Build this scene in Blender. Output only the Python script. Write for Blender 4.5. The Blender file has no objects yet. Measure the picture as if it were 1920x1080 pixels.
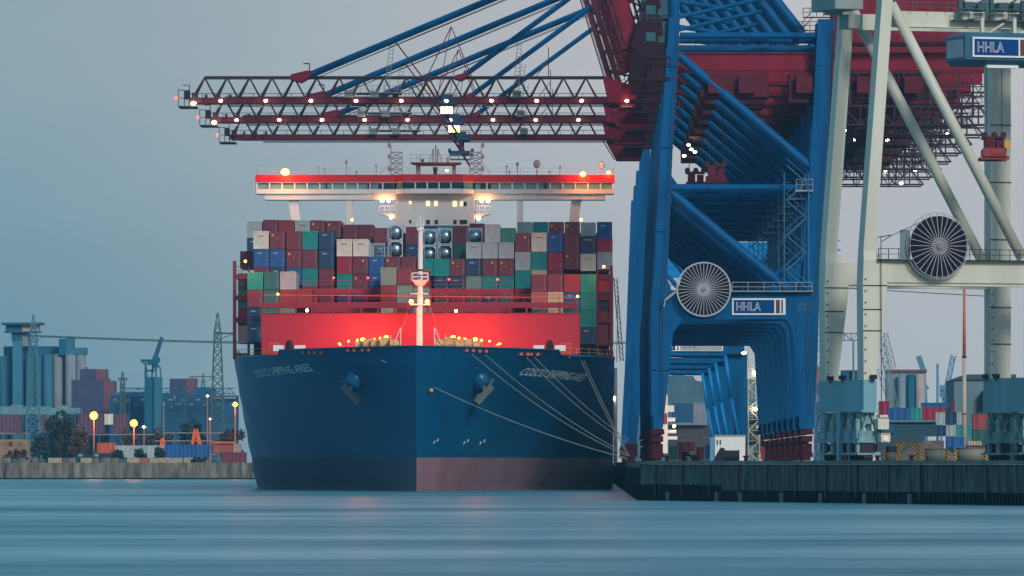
import bpy, math, random
from mathutils import Vector, Matrix
R = math.radians
random.seed(7)
sc = bpy.context.scene
col = sc.collection

# ------------------------------------------------------------------ camera
F = 13300.0                      # focal length in pixels of the 1920 wide frame
CAMZ = 4.0
cam = bpy.data.objects.new('camera', bpy.data.cameras.new('camera'))
col.objects.link(cam)
cam.location = (0, 0, CAMZ); cam.rotation_euler = (R(90), 0, 0)
cam.data.sensor_width = 36; cam.data.lens = F/1920*36
cam.data.shift_x = (960-1100)/1920; cam.data.shift_y = (870-540)/1920
cam.data.clip_start = 1; cam.data.clip_end = 20000
sc.camera = cam
# ------------------------------------------------------------------ world
w = bpy.data.worlds.new('World'); sc.world = w; w.use_nodes = True
nt = w.node_tree; nt.nodes.clear()
N = nt.nodes.new; LK = nt.links.new
SUN_EL, SUN_AZ = 28, 156        # behind the camera, to the right (azimuth clockwise from +Y)
sky = N('ShaderNodeTexSky'); sky.sky_type = 'NISHITA'; sky.sun_disc = False
sky.sun_elevation = R(SUN_EL); sky.sun_rotation = R(SUN_AZ); sky.dust_density = 3; sky.air_density = 1.6
bg1 = N('ShaderNodeBackground'); bg1.inputs[1].default_value = 0.06; LK(sky.outputs[0], bg1.inputs[0])
tc = N('ShaderNodeTexCoord'); sep = N('ShaderNodeSeparateXYZ'); LK(tc.outputs['Generated'], sep.inputs[0])
# cloud layer: cool and dark low down on the left, paler towards the right and higher up
mr = N('ShaderNodeMapRange'); mr.interpolation_type = 'SMOOTHSTEP'
mr.inputs['From Min'].default_value = -0.10; mr.inputs['From Max'].default_value = 0.035
LK(sep.outputs['X'], mr.inputs['Value'])
mz = N('ShaderNodeMapRange'); mz.inputs['From Min'].default_value = 0.0; mz.inputs['From Max'].default_value = 0.055
LK(sep.outputs['Z'], mz.inputs['Value'])
def s2l(c):
    return tuple(((v/255+0.055)/1.055)**2.4 if v/255 > 0.04045 else v/255/12.92 for v in c)
def rgbn(c):
    n = N('ShaderNodeRGB'); n.outputs[0].default_value = (*s2l(c), 1); return n
def mixc(f, a, b):
    m = N('ShaderNodeMix'); m.data_type = 'RGBA'; LK(f, m.inputs[0]); LK(a, m.inputs[6]); LK(b, m.inputs[7]); return m.outputs[2]
low = mixc(mr.outputs[0], rgbn((92, 146, 167)).outputs[0], rgbn((182, 192, 199)).outputs[0])
high = mixc(mr.outputs[0], rgbn((141, 167, 180)).outputs[0], rgbn((201, 197, 201)).outputs[0])
vis = mixc(mz.outputs[0], low, high)
mu = N('ShaderNodeMapRange'); mu.inputs['From Min'].default_value = 0.065; mu.inputs['From Max'].default_value = 0.45
LK(sep.outputs['Z'], mu.inputs['Value'])
cl = mixc(mu.outputs[0], vis, rgbn((96, 152, 186)).outputs[0])
nz = N('ShaderNodeTexNoise'); nz.inputs['Scale'].default_value = 9; nz.inputs['Detail'].default_value = 3
mp = N('ShaderNodeMapping'); mp.inputs['Scale'].default_value = (1, 1, 3.5); LK(tc.outputs['Generated'], mp.inputs[0]); LK(mp.outputs[0], nz.inputs[0])
nm = N('ShaderNodeMapRange'); nm.inputs['To Min'].default_value = 0.93; nm.inputs['To Max'].default_value = 1.07; LK(nz.outputs[0], nm.inputs['Value'])
nz2 = N('ShaderNodeTexNoise'); nz2.inputs['Scale'].default_value = 26; nz2.inputs['Detail'].default_value = 5; LK(mp.outputs[0], nz2.inputs[0])
nm2 = N('ShaderNodeMapRange'); nm2.inputs['To Min'].default_value = 0.94; nm2.inputs['To Max'].default_value = 1.06; LK(nz2.outputs[0], nm2.inputs['Value'])
nmm = N('ShaderNodeMath'); nmm.operation = 'MULTIPLY'; LK(nm.outputs[0], nmm.inputs[0]); LK(nm2.outputs[0], nmm.inputs[1])
nme = N('ShaderNodeMath'); nme.operation = 'MULTIPLY'; LK(nmm.outputs[0], nme.inputs[0]); nme.inputs[1].default_value = 0.72
bg2 = N('ShaderNodeBackground'); LK(cl, bg2.inputs[0]); LK(nme.outputs[0], bg2.inputs[1])
ms = N('ShaderNodeMixShader'); ms.inputs[0].default_value = 0.90
LK(bg1.outputs[0], ms.inputs[1]); LK(bg2.outputs[0], ms.inputs[2])
wo = N('ShaderNodeOutputWorld'); LK(ms.outputs[0], wo.inputs[0])
# ------------------------------------------------------------------ sun behind thin cloud
sl = bpy.data.lights.new('sun', 'SUN'); sl.energy = 1.5; sl.angle = R(14); sl.color = (1.0, 0.92, 0.82)
sun = bpy.data.objects.new('sun', sl); col.objects.link(sun)
d = Vector((math.sin(R(SUN_AZ))*math.cos(R(SUN_EL)), math.cos(R(SUN_AZ))*math.cos(R(SUN_EL)), math.sin(R(SUN_EL))))
sun.rotation_euler = d.to_track_quat('Z', 'Y').to_euler(); sun.location = (60, 500, 200)
sc.view_settings.view_transform = 'Standard'; sc.view_settings.look = 'None'
sc.view_settings.exposure = 0.5; sc.view_settings.gamma = 1
sc.cycles.volume_bounces = 0; sc.cycles.max_bounces = 6; sc.cycles.use_denoising = True
sc.cycles.sample_clamp_indirect = 4

# ------------------------------------------------------------------ materials
MATS = {}
def mat(name, rgb, rough=0.55, metal=0.0, var=0.16, scale=0.35, streak=0.0, bump=0.0, spec=0.5, coat=0.0):
    if name in MATS: return MATS[name]
    m = bpy.data.materials.new(name); m.use_nodes = True; t = m.node_tree; n = t.nodes; l = t.links
    b = n['Principled BSDF']; b.inputs['Roughness'].default_value = rough; b.inputs['Metallic'].default_value = metal
    b.inputs['Specular IOR Level'].default_value = spec; b.inputs['Coat Weight'].default_value = coat
    c = s2l(rgb)
    t1 = n.new('ShaderNodeTexCoord'); t2 = n.new('ShaderNodeTexNoise'); t2.inputs['Scale'].default_value = scale; t2.inputs['Detail'].default_value = 6
    mp = n.new('ShaderNodeMapping'); mp.inputs['Scale'].default_value = (1, 1, 0.18) if streak else (1, 1, 1)
    l.new(t1.outputs['Object'], mp.inputs[0]); l.new(mp.outputs[0], t2.inputs[0])
    r = n.new('ShaderNodeValToRGB'); e = r.color_ramp.elements
    e[0].position = 0.32; e[1].position = 0.68
    k = 1-var-streak; k2 = 1+var*0.7
    e[0].color = (c[0]*k, c[1]*k, c[2]*k, 1); e[1].color = tuple(min(1, v*k2) for v in c)+(1,)
    l.new(t2.outputs[0], r.inputs[0]); l.new(r.outputs[0], b.inputs['Base Color'])
    rr = n.new('ShaderNodeMapRange'); rr.inputs['To Min'].default_value = max(0, rough-0.12); rr.inputs['To Max'].default_value = min(1, rough+0.12)
    l.new(t2.outputs[0], rr.inputs['Value']); l.new(rr.outputs[0], b.inputs['Roughness'])
    if bump:
        bp = n.new('ShaderNodeBump'); bp.inputs['Strength'].default_value = bump; bp.inputs['Distance'].default_value = 0.1
        l.new(t2.outputs[0], bp.inputs['Height']); l.new(bp.outputs[0], b.inputs['Normal'])
    MATS[name] = m; return m
def emis(name, rgb, st):
    if name in MATS: return MATS[name]
    m = bpy.data.materials.new(name); m.use_nodes = True
    b = m.node_tree.nodes['Principled BSDF']; b.inputs['Base Color'].default_value = (*s2l(rgb), 1)
    b.inputs['Emission Color'].default_value = (*s2l(rgb), 1); b.inputs['Emission Strength'].default_value = st
    m.cycles.emission_sampling = 'NONE' if st < 6 else 'AUTO'
    MATS[name] = m; return m
BLUE = mat('crane_blue', (0, 88, 142), 0.5, var=0.16, scale=0.6, streak=0.14, spec=0.1)
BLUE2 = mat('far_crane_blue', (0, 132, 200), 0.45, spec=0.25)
RED = mat('crane_red', (134, 18, 50), 0.5, var=0.2, streak=0.1, spec=0.2)
DRED = mat('dark_red', (92, 20, 42), 0.6, var=0.3, spec=0.2)
BOGIE = mat('bogie_red', (72, 14, 30), 0.7, var=0.45, scale=0.9, spec=0.15)
DARK = mat('dark_steel', (58, 44, 54), 0.6, spec=0.2)
TRUSS = mat('truss_steel', (104, 34, 48), 0.6, spec=0.2)
LATT = mat('lattice_steel', (66, 52, 58), 0.6, spec=0.2)
BLACK = mat('black_rubber', (20, 22, 26), 0.8)
GALV = mat('galvanised', (150, 158, 160), 0.5, metal=0.4)
WHITE = mat('white_paint', (236, 236, 234), 0.5, var=0.06, streak=0.05)
CREAM = mat('cream_paint', (206, 206, 190), 0.5, var=0.08, streak=0.08)
TEAL_SHADE = mat('teal_shade_paint', (110, 166, 180), 0.5, var=0.18, streak=0.08)  # cream crane's sill: blue shade put into the colour
HULL = mat('hull_blue', (0, 86, 130), 0.34, var=0.10, scale=0.10, streak=0.08, spec=0.3, bump=0.08)
def plated(m, wid=11.0, hgt=2.6, st=0.10):
    t = m.node_tree; n = t.nodes; l = t.links; b = n['Principled BSDF']
    tx = n.new('ShaderNodeTexCoord'); sp = n.new('ShaderNodeSeparateXYZ'); l.new(tx.outputs['Object'], sp.inputs[0])
    ab = n.new('ShaderNodeMath'); ab.operation = 'ABSOLUTE'; l.new(sp.outputs[0], ab.inputs[0]); ad = n.new('ShaderNodeMath'); ad.operation = 'ADD'; l.new(ab.outputs[0], ad.inputs[0]); l.new(sp.outputs[1], ad.inputs[1])
    cb = n.new('ShaderNodeCombineXYZ'); l.new(ad.outputs[0], cb.inputs[0]); l.new(sp.outputs[2], cb.inputs[1])
    br = n.new('ShaderNodeTexBrick'); br.inputs['Scale'].default_value = 1; br.inputs['Brick Width'].default_value = wid; br.inputs['Row Height'].default_value = hgt; br.inputs['Mortar Size'].default_value = 0.05; br.inputs['Mortar Smooth'].default_value = 0.5
    br.inputs['Color1'].default_value = (1, 1, 1, 1); br.inputs['Color2'].default_value = (0.86, 0.86, 0.86, 1); br.inputs['Mortar'].default_value = (0.6, 0.6, 0.6, 1); l.new(cb.outputs[0], br.inputs[0])
    old = b.inputs['Base Color'].links[0].from_socket; mx = n.new('ShaderNodeMix'); mx.data_type = 'RGBA'; mx.blend_type = 'MULTIPLY'; mx.inputs[0].default_value = 0.55; l.new(old, mx.inputs[6]); l.new(br.outputs[0], mx.inputs[7]); l.new(mx.outputs[2], b.inputs['Base Color'])
plated(HULL)
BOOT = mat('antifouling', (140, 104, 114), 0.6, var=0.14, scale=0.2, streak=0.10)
SRED = mat('ship_red', (158, 16, 48), 0.5, var=0.07, scale=0.12)
BRED = mat('bridge_red', (214, 14, 34), 0.4, var=0.04)
DECK = mat('deck_paint', (118, 48, 52), 0.7)
GLASS = mat('window_glass', (24, 44, 56), 0.12, var=0.2)
GLASST = mat('window_glass_pale', (120, 158, 158), 0.15, var=0.15)
CONC = mat('quay_concrete', (122, 116, 108), 0.85, var=0.5, scale=0.7, streak=0.22, bump=0.3)
DCONC = mat('dark_quay_concrete', (76, 92, 92), 0.85, var=0.6, scale=1.6, streak=0.3, bump=0.4)  # darker concrete of the near and berth walls
DTIMB = mat('quay_piles', (30, 40, 44), 0.9, var=0.4, scale=1.0, streak=0.2)
ASPH = mat('asphalt', (72, 76, 78), 0.9, var=0.2, scale=0.1)
GLOW_O = emis('sodium_lamp', (255, 146, 52), 14)
GLOW_W = emis('warm_lamp', (255, 222, 170), 22)
HALO_O = emis('lamp_halo', (255, 150, 50), 1.5)  # glowing disc behind each bulb, imitating its halo
GLOW_R = emis('red_lamp', (255, 60, 40), 6)
GLOW_I = emis('lit_window', (255, 226, 170), 0.9)
SIGNB = mat('sign_blue', (0, 66, 128), 0.6, var=0.03, spec=0.1)
SIGNW = mat('sign_white', (228, 232, 232), 0.5, var=0.03)
ROPE = mat('rope', (120, 128, 122), 0.8)
YEL = mat('yellow_paint', (214, 160, 40), 0.5)
ORG = mat('orange_paint', (222, 96, 40), 0.55)

# ------------------------------------------------------------------ mesh helpers
class MB:
    def __init__(s): s.v = []; s.f = []
    def add(s, vs, fs):
        o = len(s.v); s.v += [tuple(p) for p in vs]; s.f += [tuple(i+o for i in f) for f in fs]; return s
    def box(s, x0, x1, y0, y1, z0, z1):
        return s.add([(x0,y0,z0),(x1,y0,z0),(x1,y1,z0),(x0,y1,z0),(x0,y0,z1),(x1,y0,z1),(x1,y1,z1),(x0,y1,z1)],
                     [(0,3,2,1),(4,5,6,7),(0,1,5,4),(1,2,6,5),(2,3,7,6),(3,0,4,7)])
    def bar(s, p, q, w_=0.2, h=None):
        h = h or w_; p = Vector(p); q = Vector(q); d = (q-p)
        if d.length < 1e-6: return s
        d.normalize(); up = Vector((0,1,0)) if abs(d.y) < 0.9 else Vector((0,0,1))
        a = d.cross(up).normalized(); b = d.cross(a).normalized()
        vs = []
        for c in (p, q):
            for (i, j) in ((-1,-1),(1,-1),(1,1),(-1,1)): vs.append(c+a*(i*w_/2)+b*(j*h/2))
        return s.add(vs, [(0,1,2,3),(7,6,5,4),(0,4,5,1),(1,5,6,2),(2,6,7,3),(3,7,4,0)])
    def tube(s, p, q, r, r2=None, n=10, cap=True):
        r2 = r if r2 is None else r2; p = Vector(p); q = Vector(q); d = (q-p)
        if d.length < 1e-6: return s
        d.normalize(); up = Vector((0,0,1)) if abs(d.z) < 0.9 else Vector((1,0,0))
        a = d.cross(up).normalized(); b = d.cross(a)
        vs = []
        for c, rr in ((p, r), (q, r2)):
            for k in range(n):
                t = 2*math.pi*k/n; vs.append(c+(a*math.cos(t)+b*math.sin(t))*rr)
        fs = [(k, k+n, (k+1) % n+n, (k+1) % n) for k in range(n)]
        if cap: fs += [tuple(range(n)), tuple(range(2*n-1, n-1, -1))]
        return s.add(vs, fs)
    def prism(s, pts, y0, y1):        # outline in x,z extruded along y
        n = len(pts)
        vs = [(x, y0, z) for x, z in pts]+[(x, y1, z) for x, z in pts]
        return s.add(vs, [tuple(range(n)), tuple(range(2*n-1, n-1, -1))]+[(i, i+n, (i+1) % n+n, (i+1) % n) for i in range(n)])
    def loft(s, secs):                # rectangular sections (x0,x1,y0,y1,z) from bottom to top
        vs = []
        for (x0, x1, y0, y1, z) in secs: vs += [(x0,y0,z),(x1,y0,z),(x1,y1,z),(x0,y1,z)]
        fs = [(0,3,2,1)]; m = len(secs)
        for k in range(m-1):
            o = 4*k
            for i in range(4): j = (i+1) % 4; fs.append((o+i, o+j, o+4+j, o+4+i))
        o = 4*(m-1); fs.append((o, o+1, o+2, o+3))
        return s.add(vs, fs)
    def ball(s, c, r, nu=10, nv=6, sz=1.0):
        c = Vector(c); vs = []
        for j in range(1, nv):
            ph = math.pi*j/nv
            for i in range(nu):
                t = 2*math.pi*i/nu; vs.append(c+Vector((r*math.sin(ph)*math.cos(t), r*math.sin(ph)*math.sin(t), r*sz*math.cos(ph))))
        vs += [c+Vector((0,0,r*sz)), c-Vector((0,0,r*sz))]; T = len(vs)-2; B = T+1; fs = []
        for j in range(nv-2):
            for i in range(nu):
                a = j*nu+i; b = j*nu+(i+1) % nu; fs.append((a, a+nu, b+nu, b))
        for i in range(nu): fs.append((T, i, (i+1) % nu)); fs.append((B, (nv-2)*nu+(i+1) % nu, (nv-2)*nu+i))
        return s.add(vs, fs)
    def rail(s, p, q, h=1.1, step=2.0, t=0.07):
        p = Vector(p); q = Vector(q); L = (q-p).length; n = max(1, int(L/step)); up = Vector((0,0,h))
        s.bar(p+up, q+up, t); s.bar(p+up*0.5, q+up*0.5, t*0.8)
        for k in range(n+1):
            c = p+(q-p)*(k/n); s.bar(c, c+up, t)
        return s
    def mesh(s, name, m, off=(0,0,0), smooth=False):
        me = bpy.data.meshes.new(name)
        me.from_pydata([(x-off[0], y-off[1], z-off[2]) for x, y, z in s.v], [], s.f)
        if smooth:
            for p in me.polygons: p.use_smooth = True
        me.materials.append(m); me.update(); return me
    def build(s, name, m, parent=None, off=(0,0,0), smooth=False):
        return put(name, s.mesh(name, m, off, smooth), parent)
def put(name, me, parent=None, loc=(0,0,0)):
    o = bpy.data.objects.new(name, me); col.objects.link(o); o.location = loc
    if parent: o.parent = parent
    return o
def tag(o, label=None, cat=None, group=None, kind=None):
    if label: o['label'] = label
    if cat: o['category'] = cat
    if group: o['group'] = group
    if kind: o['kind'] = kind
    return o
def thing(name, label, cat, loc=(0,0,0), rz=0, group=None):
    o = bpy.data.objects.new(name, None); col.objects.link(o); o.location = loc; o.rotation_euler = (0,0,rz); o.empty_display_size = 0.5
    return tag(o, label, cat, group)
def copy_tree(o, parent=None):
    c = o.copy(); col.objects.link(c); c.parent = parent
    for ch in [x for x in bpy.data.objects if x.parent is o]: copy_tree(ch, c)
    return c
def P(x, y, Y):                       # photo pixel at distance Y -> world point
    return ((x-1100)*Y/F, Y, CAMZ+(870-y)*Y/F)
def lamp(name, loc, rgb, power, parent=None, r=0.3):
    l = bpy.data.lights.new(name, 'POINT'); l.energy = power; l.color = s2l(rgb); l.shadow_soft_size = r
    o = bpy.data.objects.new(name, l); col.objects.link(o); o.location = loc
    if parent: o.parent = parent
    return o
def text_mesh(txt, size, outline=0.0, shear=0.0, extrude=0.0):
    cu = bpy.data.curves.new('lettering', 'FONT'); cu.body = txt; cu.size = size; cu.shear = shear; cu.resolution_u = 2
    cu.offset = 0.018 if (not outline and len(txt) > 8) else 0
    if outline: cu.fill_mode = 'NONE'; cu.bevel_depth = outline; cu.bevel_resolution = 0
    else: cu.extrude = extrude
    o = bpy.data.objects.new('lettering', cu); col.objects.link(o); bpy.context.view_layer.update()
    dg = bpy.context.evaluated_depsgraph_get(); me = bpy.data.meshes.new_from_object(o.evaluated_get(dg))
    bpy.data.objects.remove(o); bpy.data.curves.remove(cu); return me
def lettering(name, txt, x0, x1, z0, z1, y, m, parent, outline=0.0, extrude=0.02):
    me = text_mesh(txt, 1.0, outline, 0, extrude)
    vs = me.vertices; ax = min(v.co.x for v in vs); bx = max(v.co.x for v in vs); ay = min(v.co.y for v in vs); by = max(v.co.y for v in vs)
    for v in vs:
        c = v.co.copy(); v.co = (x0+(c.x-ax)/(bx-ax)*(x1-x0), y-c.z, z0+(c.y-ay)/(by-ay)*(z1-z0))
    me.materials.clear(); me.materials.append(m); me.name = name
    return put(name, me, parent)

# ------------------------------------------------------------------ setting: water, quays, ground
def water_mat():
    m = bpy.data.materials.new('water'); m.use_nodes = True; t = m.node_tree; n = t.nodes; l = t.links
    b = n['Principled BSDF']; b.inputs['IOR'].default_value = 1.33; b.inputs['Specular IOR Level'].default_value = 0.24
    tcx = n.new('ShaderNodeTexCoord')
    def noise(sx, sy, det, w_=0, rough=0.5):
        mp = n.new('ShaderNodeMapping'); mp.inputs['Scale'].default_value = (sx, sy, 1); mp.inputs['Location'].default_value = (w_, w_*1.7, 0)
        l.new(tcx.outputs['Object'], mp.inputs[0])
        q = n.new('ShaderNodeTexNoise'); q.inputs['Scale'].default_value = 1; q.inputs['Detail'].default_value = det; q.inputs['Roughness'].default_value = rough; l.new(mp.outputs[0], q.inputs[0]); return q.outputs[0]
    def ma(op, a, b_, c=None):
        q = n.new('ShaderNodeMath'); q.operation = op
        for i, v in enumerate((a, b_, c)):
            if v is None: continue
            if isinstance(v, (int, float)): q.inputs[i].default_value = v
            else: l.new(v, q.inputs[i])
        return q.outputs[0]
    def mrg(v, a, b_, c, d_):
        q = n.new('ShaderNodeMapRange'); l.new(v, q.inputs['Value'])
        for k, x in zip(('From Min', 'From Max', 'To Min', 'To Max'), (a, b_, c, d_)): q.inputs[k].default_value = x
        return q.outputs[0]
    big = noise(0.009, 0.013, 2, 3); mid = noise(0.03, 0.045, 4, 30, 0.6); fine = noise(0.3, 0.35, 4, 11, 0.6)
    v = ma('ADD', ma('MULTIPLY', big, 0.5), ma('ADD', ma('MULTIPLY', mid, 0.36), ma('MULTIPLY', fine, 0.14)))
    k = mrg(v, 0.38, 0.62, 0, 1)
    # slicks and ruffled patches: reflected light painted into base colour, gloss follows
    cr = n.new('ShaderNodeValToRGB'); e = cr.color_ramp.elements; e[0].color = (*s2l((12, 100, 118)), 1); e[1].color = (*s2l((98, 164, 178)), 1)
    l.new(k, cr.inputs[0]); l.new(cr.outputs[0], b.inputs['Base Color'])
    l.new(mrg(k, 0, 1, 0.44, 0.28), b.inputs['Roughness'])
    bp = n.new('ShaderNodeBump'); bp.inputs['Strength'].default_value = 0.2; bp.inputs['Distance'].default_value = 0.5
    l.new(ma('ADD', fine, mid), bp.inputs['Height']); l.new(bp.outputs[0], b.inputs['Normal'])
    return m
tag(MB().add([(-1400, -50, 0), (1400, -50, 0), (1400, 3200, 0), (-1400, 3200, 0)], [(0,1,2,3)]).build('water', water_mat()), kind='structure')
H = 4.3; EX = 5.9                    # quay height and berth line
cx0, cy0 = 5.9, 782.0; ux, uy = 0.3396, -0.9406; nx, ny = 0.9406, 0.3396   # near wall: along (u) and inland (n)
def E(t, dn=0.0): return (cx0+ux*t+nx*dn, cy0+uy*t+ny*dn)
e2 = E(150)
gp = [(cx0, cy0), e2, (e2[0]+700, e2[1]+252), (1400, 3200), (-1400, 3200), (-1400, 1866), (EX, 1866)]
g = MB(); g.add([(x, y, H) for x, y in gp], [tuple(range(len(gp)))]); tag(g.build('ground', ASPH), kind='structure')
# near quay wall: panels with joints, dark sheet-pile foot
def wallseg(a, b, z0, z1, th=0.6):
    a = Vector((*a, 0)); b = Vector((*b, 0)); d = (b-a).normalized(); n_ = Vector((-d.y, d.x, 0))*th
    return [(a.x,a.y,z0),(b.x,b.y,z0),(b.x+n_.x,b.y+n_.y,z0),(a.x+n_.x,a.y+n_.y,z0),(a.x,a.y,z1),(b.x,b.y,z1),(b.x+n_.x,b.y+n_.y,z1),(a.x+n_.x,a.y+n_.y,z1)]
BX = [(0,3,2,1),(4,5,6,7),(0,1,5,4),(1,2,6,5),(2,3,7,6),(3,0,4,7)]
qw = thing('quay_wall', 'dark streaked concrete quay wall with pile foot below the white crane', 'quay wall', (cx0, cy0, 0))
m1 = MB(); t = 0
while t < 140:
    L = 8.4; z0 = 1.75 if t < 18 else 1.2
    m1.add(wallseg(E(t+0.06, -0.0), E(t+L-0.06, -0.0), z0, H-0.35), BX); t += L
m1.build('wall_panels', DCONC, qw, (cx0, cy0, 0))
m1 = MB().add(wallseg(E(-0.3, -0.25), E(141, -0.25), H-0.34, H+0.05, 1.2), BX); m1.build('coping', mat('coping', (118, 124, 116), 0.85, var=0.3), qw, (cx0, cy0, 0))
m1 = MB(); m1.add(wallseg(E(0, 0.5), E(141, 0.5), -0.5, 1.9, 1.0), BX)
for k in range(150): m1.tube((*E(0.5+k*0.93, 0.3), -0.5), (*E(0.5+k*0.93, 0.3), 1.3 if k > 18 else 1.8), 0.22, n=6)
m1.build('sheet_piles', DTIMB, qw, (cx0, cy0, 0))
m1 = MB()
for k in (9, 24, 31, 43, 54, 66, 78): m1.tube((*E(k, -0.1), -0.4), (*E(k, -0.1), 1.0), 0.25, n=8)
m1.build('fender_post', mat('fender_grey', (96, 112, 120), 0.7), qw, (cx0, cy0, 0))
m1 = MB()
for k in range(12): m1.bar((*E(4+k*8.4+1, -0.2), 0.5), (*E(4+k*8.4+1, -0.2), 4.0), 0.1, 0.45)
m1.build('wall_ladders', mat('ladder_rust', (70, 66, 60), 0.8), qw, (cx0, cy0, 0))
# berth wall beside the ship
bw = thing('berth_wall', 'dark concrete berth wall running away beside the ship', 'quay wall', (EX, 783, 0))
m1 = MB().box(EX-0.05, EX+0.8, 783, 1866, 1.75, H-0.05); m1.build('wall_panels', DCONC, bw, (EX, 783, 0))
m1 = MB().box(EX+0.1, EX+1, 783, 1866, -0.5, 1.76)
for k in range(70): m1.box(EX-0.35, EX+0.3, 785+k*12, 785.8+k*12, -0.5, 3.6)
m1.build('timber_fenders', DTIMB, bw, (EX, 783, 0))
# far quay on the left
fq = thing('far_quay_wall', 'pale weathered concrete quay wall across the water on the left', 'quay wall', (-160, 1866, 0))
m1 = MB(); x = -420
while x < EX:
    L = 8.9; m1.box(x+0.06, x+L-0.06, 1865.4, 1867, 0.35, H+0.05); x += L
m1.build('wall_panels', CONC, fq, (-160, 1866, 0))
MB().box(-420, EX, 1865.8, 1868, -0.5, 0.5).build('wall_foot', DTIMB, fq, (-160, 1866, 0))

# ------------------------------------------------------------------ ship
SX = -25.0; HB = 29.3
ship = thing('container_ship', 'huge blue hulled container ship moored bow on with red breakwater and white bridge', 'ship', (SX, 1100, 0))
SO = (SX, 1100, 0)
def stemY(z): return 1043 - max(0, z-5)*0.36 if z > 5 else 1043 + (5-z)*0.0
def hb(a, z):
    t = max(0, min(1, z/21.0))
    La = 128 - 74*t**0.9; p = 1.75+0.7*t
    if a <= 0: return 0.0
    return HB*(1-(1-min(1, a/La))**p)
def sheer(a):
    if a < 21.5: return 21.25 - 0.012*a
    if a < 23.0: return 21.0-(a-21.5)*0.5
    return 20.25
AS = [0, .15, .5, 1, 1.8, 3, 4.5, 6.5, 9, 12, 15, 18, 21.4, 23.1, 26, 30, 35, 41, 48, 56, 66, 78, 92, 108, 128, 180, 260, 385]
def hull_part(zs, sides=(-1, 1)):
    mb = MB(); n = len(AS); m = len(zs); vs = []
    for sgn in sides:
        for zi in zs:
            for a in AS:
                zz = min(zi, 1e9) if zi is not None else sheer(a)
                vs.append((SX+sgn*hb(a, zz), stemY(zz)+a, zz))
    fs = []
    for s_ in range(len(sides)):
        o = s_*n*m; rt = sides[s_] > 0
        for j in range(m-1):
            for i in range(n-1):
                q = (o+j*n+i, o+j*n+i+1, o+(j+1)*n+i+1, o+(j+1)*n+i)
                fs.append(q if rt else q[::-1])
    mb.add(vs, fs); return mb
hull = hull_part([4.95, 7, 9, 11, 13, 15, 17, 19, 20.0, None]).build('hull_side', HULL, ship, SO, True)
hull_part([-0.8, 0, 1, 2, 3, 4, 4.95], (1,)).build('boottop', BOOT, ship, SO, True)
hull_part([-0.8, 0, 1, 2, 3, 4, 4.95], (-1,)).build('boottop', mat('shaded_antifouling', (8, 56, 84), 0.45, var=0.2, scale=0.2, streak=0.1), ship, SO, True)['label'] = 'boottop with painted shade on the left of the stem'  # same antifouling as the right side, its shade painted as navy
# deck
dz = 19.9; m1 = MB(); L_ = [(SX-hb(a, dz)+0.05, stemY(dz)+a, dz) for a in AS]; R_ = [(SX+hb(a, dz)-0.05, stemY(dz)+a, dz) for a in AS]
n = len(AS); m1.add(L_+R_, [(i, i+n, i+n+1, i+1) for i in range(n-1)]); m1.build('deck', DECK, ship, SO)
MB().box(SX-HB+0.1, SX+HB-0.1, 1425, 1427.9, -0.5, 20.3).build('transom', HULL, ship, SO)
# bulwark cap rail
m1 = MB()
for sgn in (-1, 1):
    pts = [(SX+sgn*hb(a, sheer(a)), stemY(sheer(a))+a, sheer(a)+0.03) for a in AS if a < 60]
    for p, q in zip(pts, pts[1:]): m1.bar(p, q, 0.16, 0.34)
m1.build('bulwark_rail', HULL, ship, SO)
def hull_pt(Y, z, sgn, out=0.04):
    a = Y-stemY(z); return (SX+sgn*(hb(a, z)+out), Y-out*0.6, z)
def Yat(b, z):
    lo, hi = 0, 130
    for _ in range(40):
        md = (lo+hi)/2
        if hb(md, z) < b: lo = md
        else: hi = md
    return lo+stemY(z)
def hull_name(sgn):
    me = text_mesh('COSCO SHIPPING ARIES', 1.0, 0, 0.35, 0); vs = me.vertices
    ax = min(v.co.x for v in vs); bx = max(v.co.x for v in vs); ay = min(v.co.y for v in vs); by = max(v.co.y for v in vs)
    z0, z1 = 17.2, 18.35
    # arc length table along the hull at mid height
    Ys = [Yat(14.9, 17.4), Yat(25.0, 17.4)]; K = 60; tb = [Ys[0]+(Ys[1]-Ys[0])*k/K for k in range(K+1)]
    pts = [Vector(hull_pt(y, 17.4, sgn)) for y in tb]; s = [0]
    for p, q in zip(pts, pts[1:]): s.append(s[-1]+(q-p).length)
    for v in vs:
        u = (v.co.x-ax)/(bx-ax)
        if sgn < 0: u = 1-u
        L = u*s[-1]; k = min(K-1, next((i for i in range(K) if s[i+1] >= L), K-1)); f = (L-s[k])/(s[k+1]-s[k])
        Y = tb[k]+(tb[k+1]-tb[k])*f; z = z0+(v.co.y-ay)/(by-ay)*(z1-z0)- (0.75*u if sgn > 0 else 0.75*u-0.6)
        v.co = Vector(hull_pt(Y, z, sgn, 0.07))-Vector(SO)
    me.materials.clear(); me.materials.append(mat('hull_lettering', (206, 220, 222), 0.6, var=0.15)); me.name = 'bow_name'
    return put('bow_name', me, ship)
hull_name(1); hull_name(-1)
# draft and thruster marks
for k, (px_, pz) in enumerate(((812, 832), (867, 833), (897, 833))):
    m1 = MB()
    for j in range(2):
        X = (px_+j*5-1100)/12.72; p = hull_pt(Yat(X-SX, 7), 4+(870-pz+j*4)/12.7, 1, 0.06)
        m1.bar(p, (p[0]+0.22, p[1], p[2]+0.45), 0.1, 0.1)
    m1.build('hull_mark', mat('hull_lettering', (0, 0, 0)), ship, SO)
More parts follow.
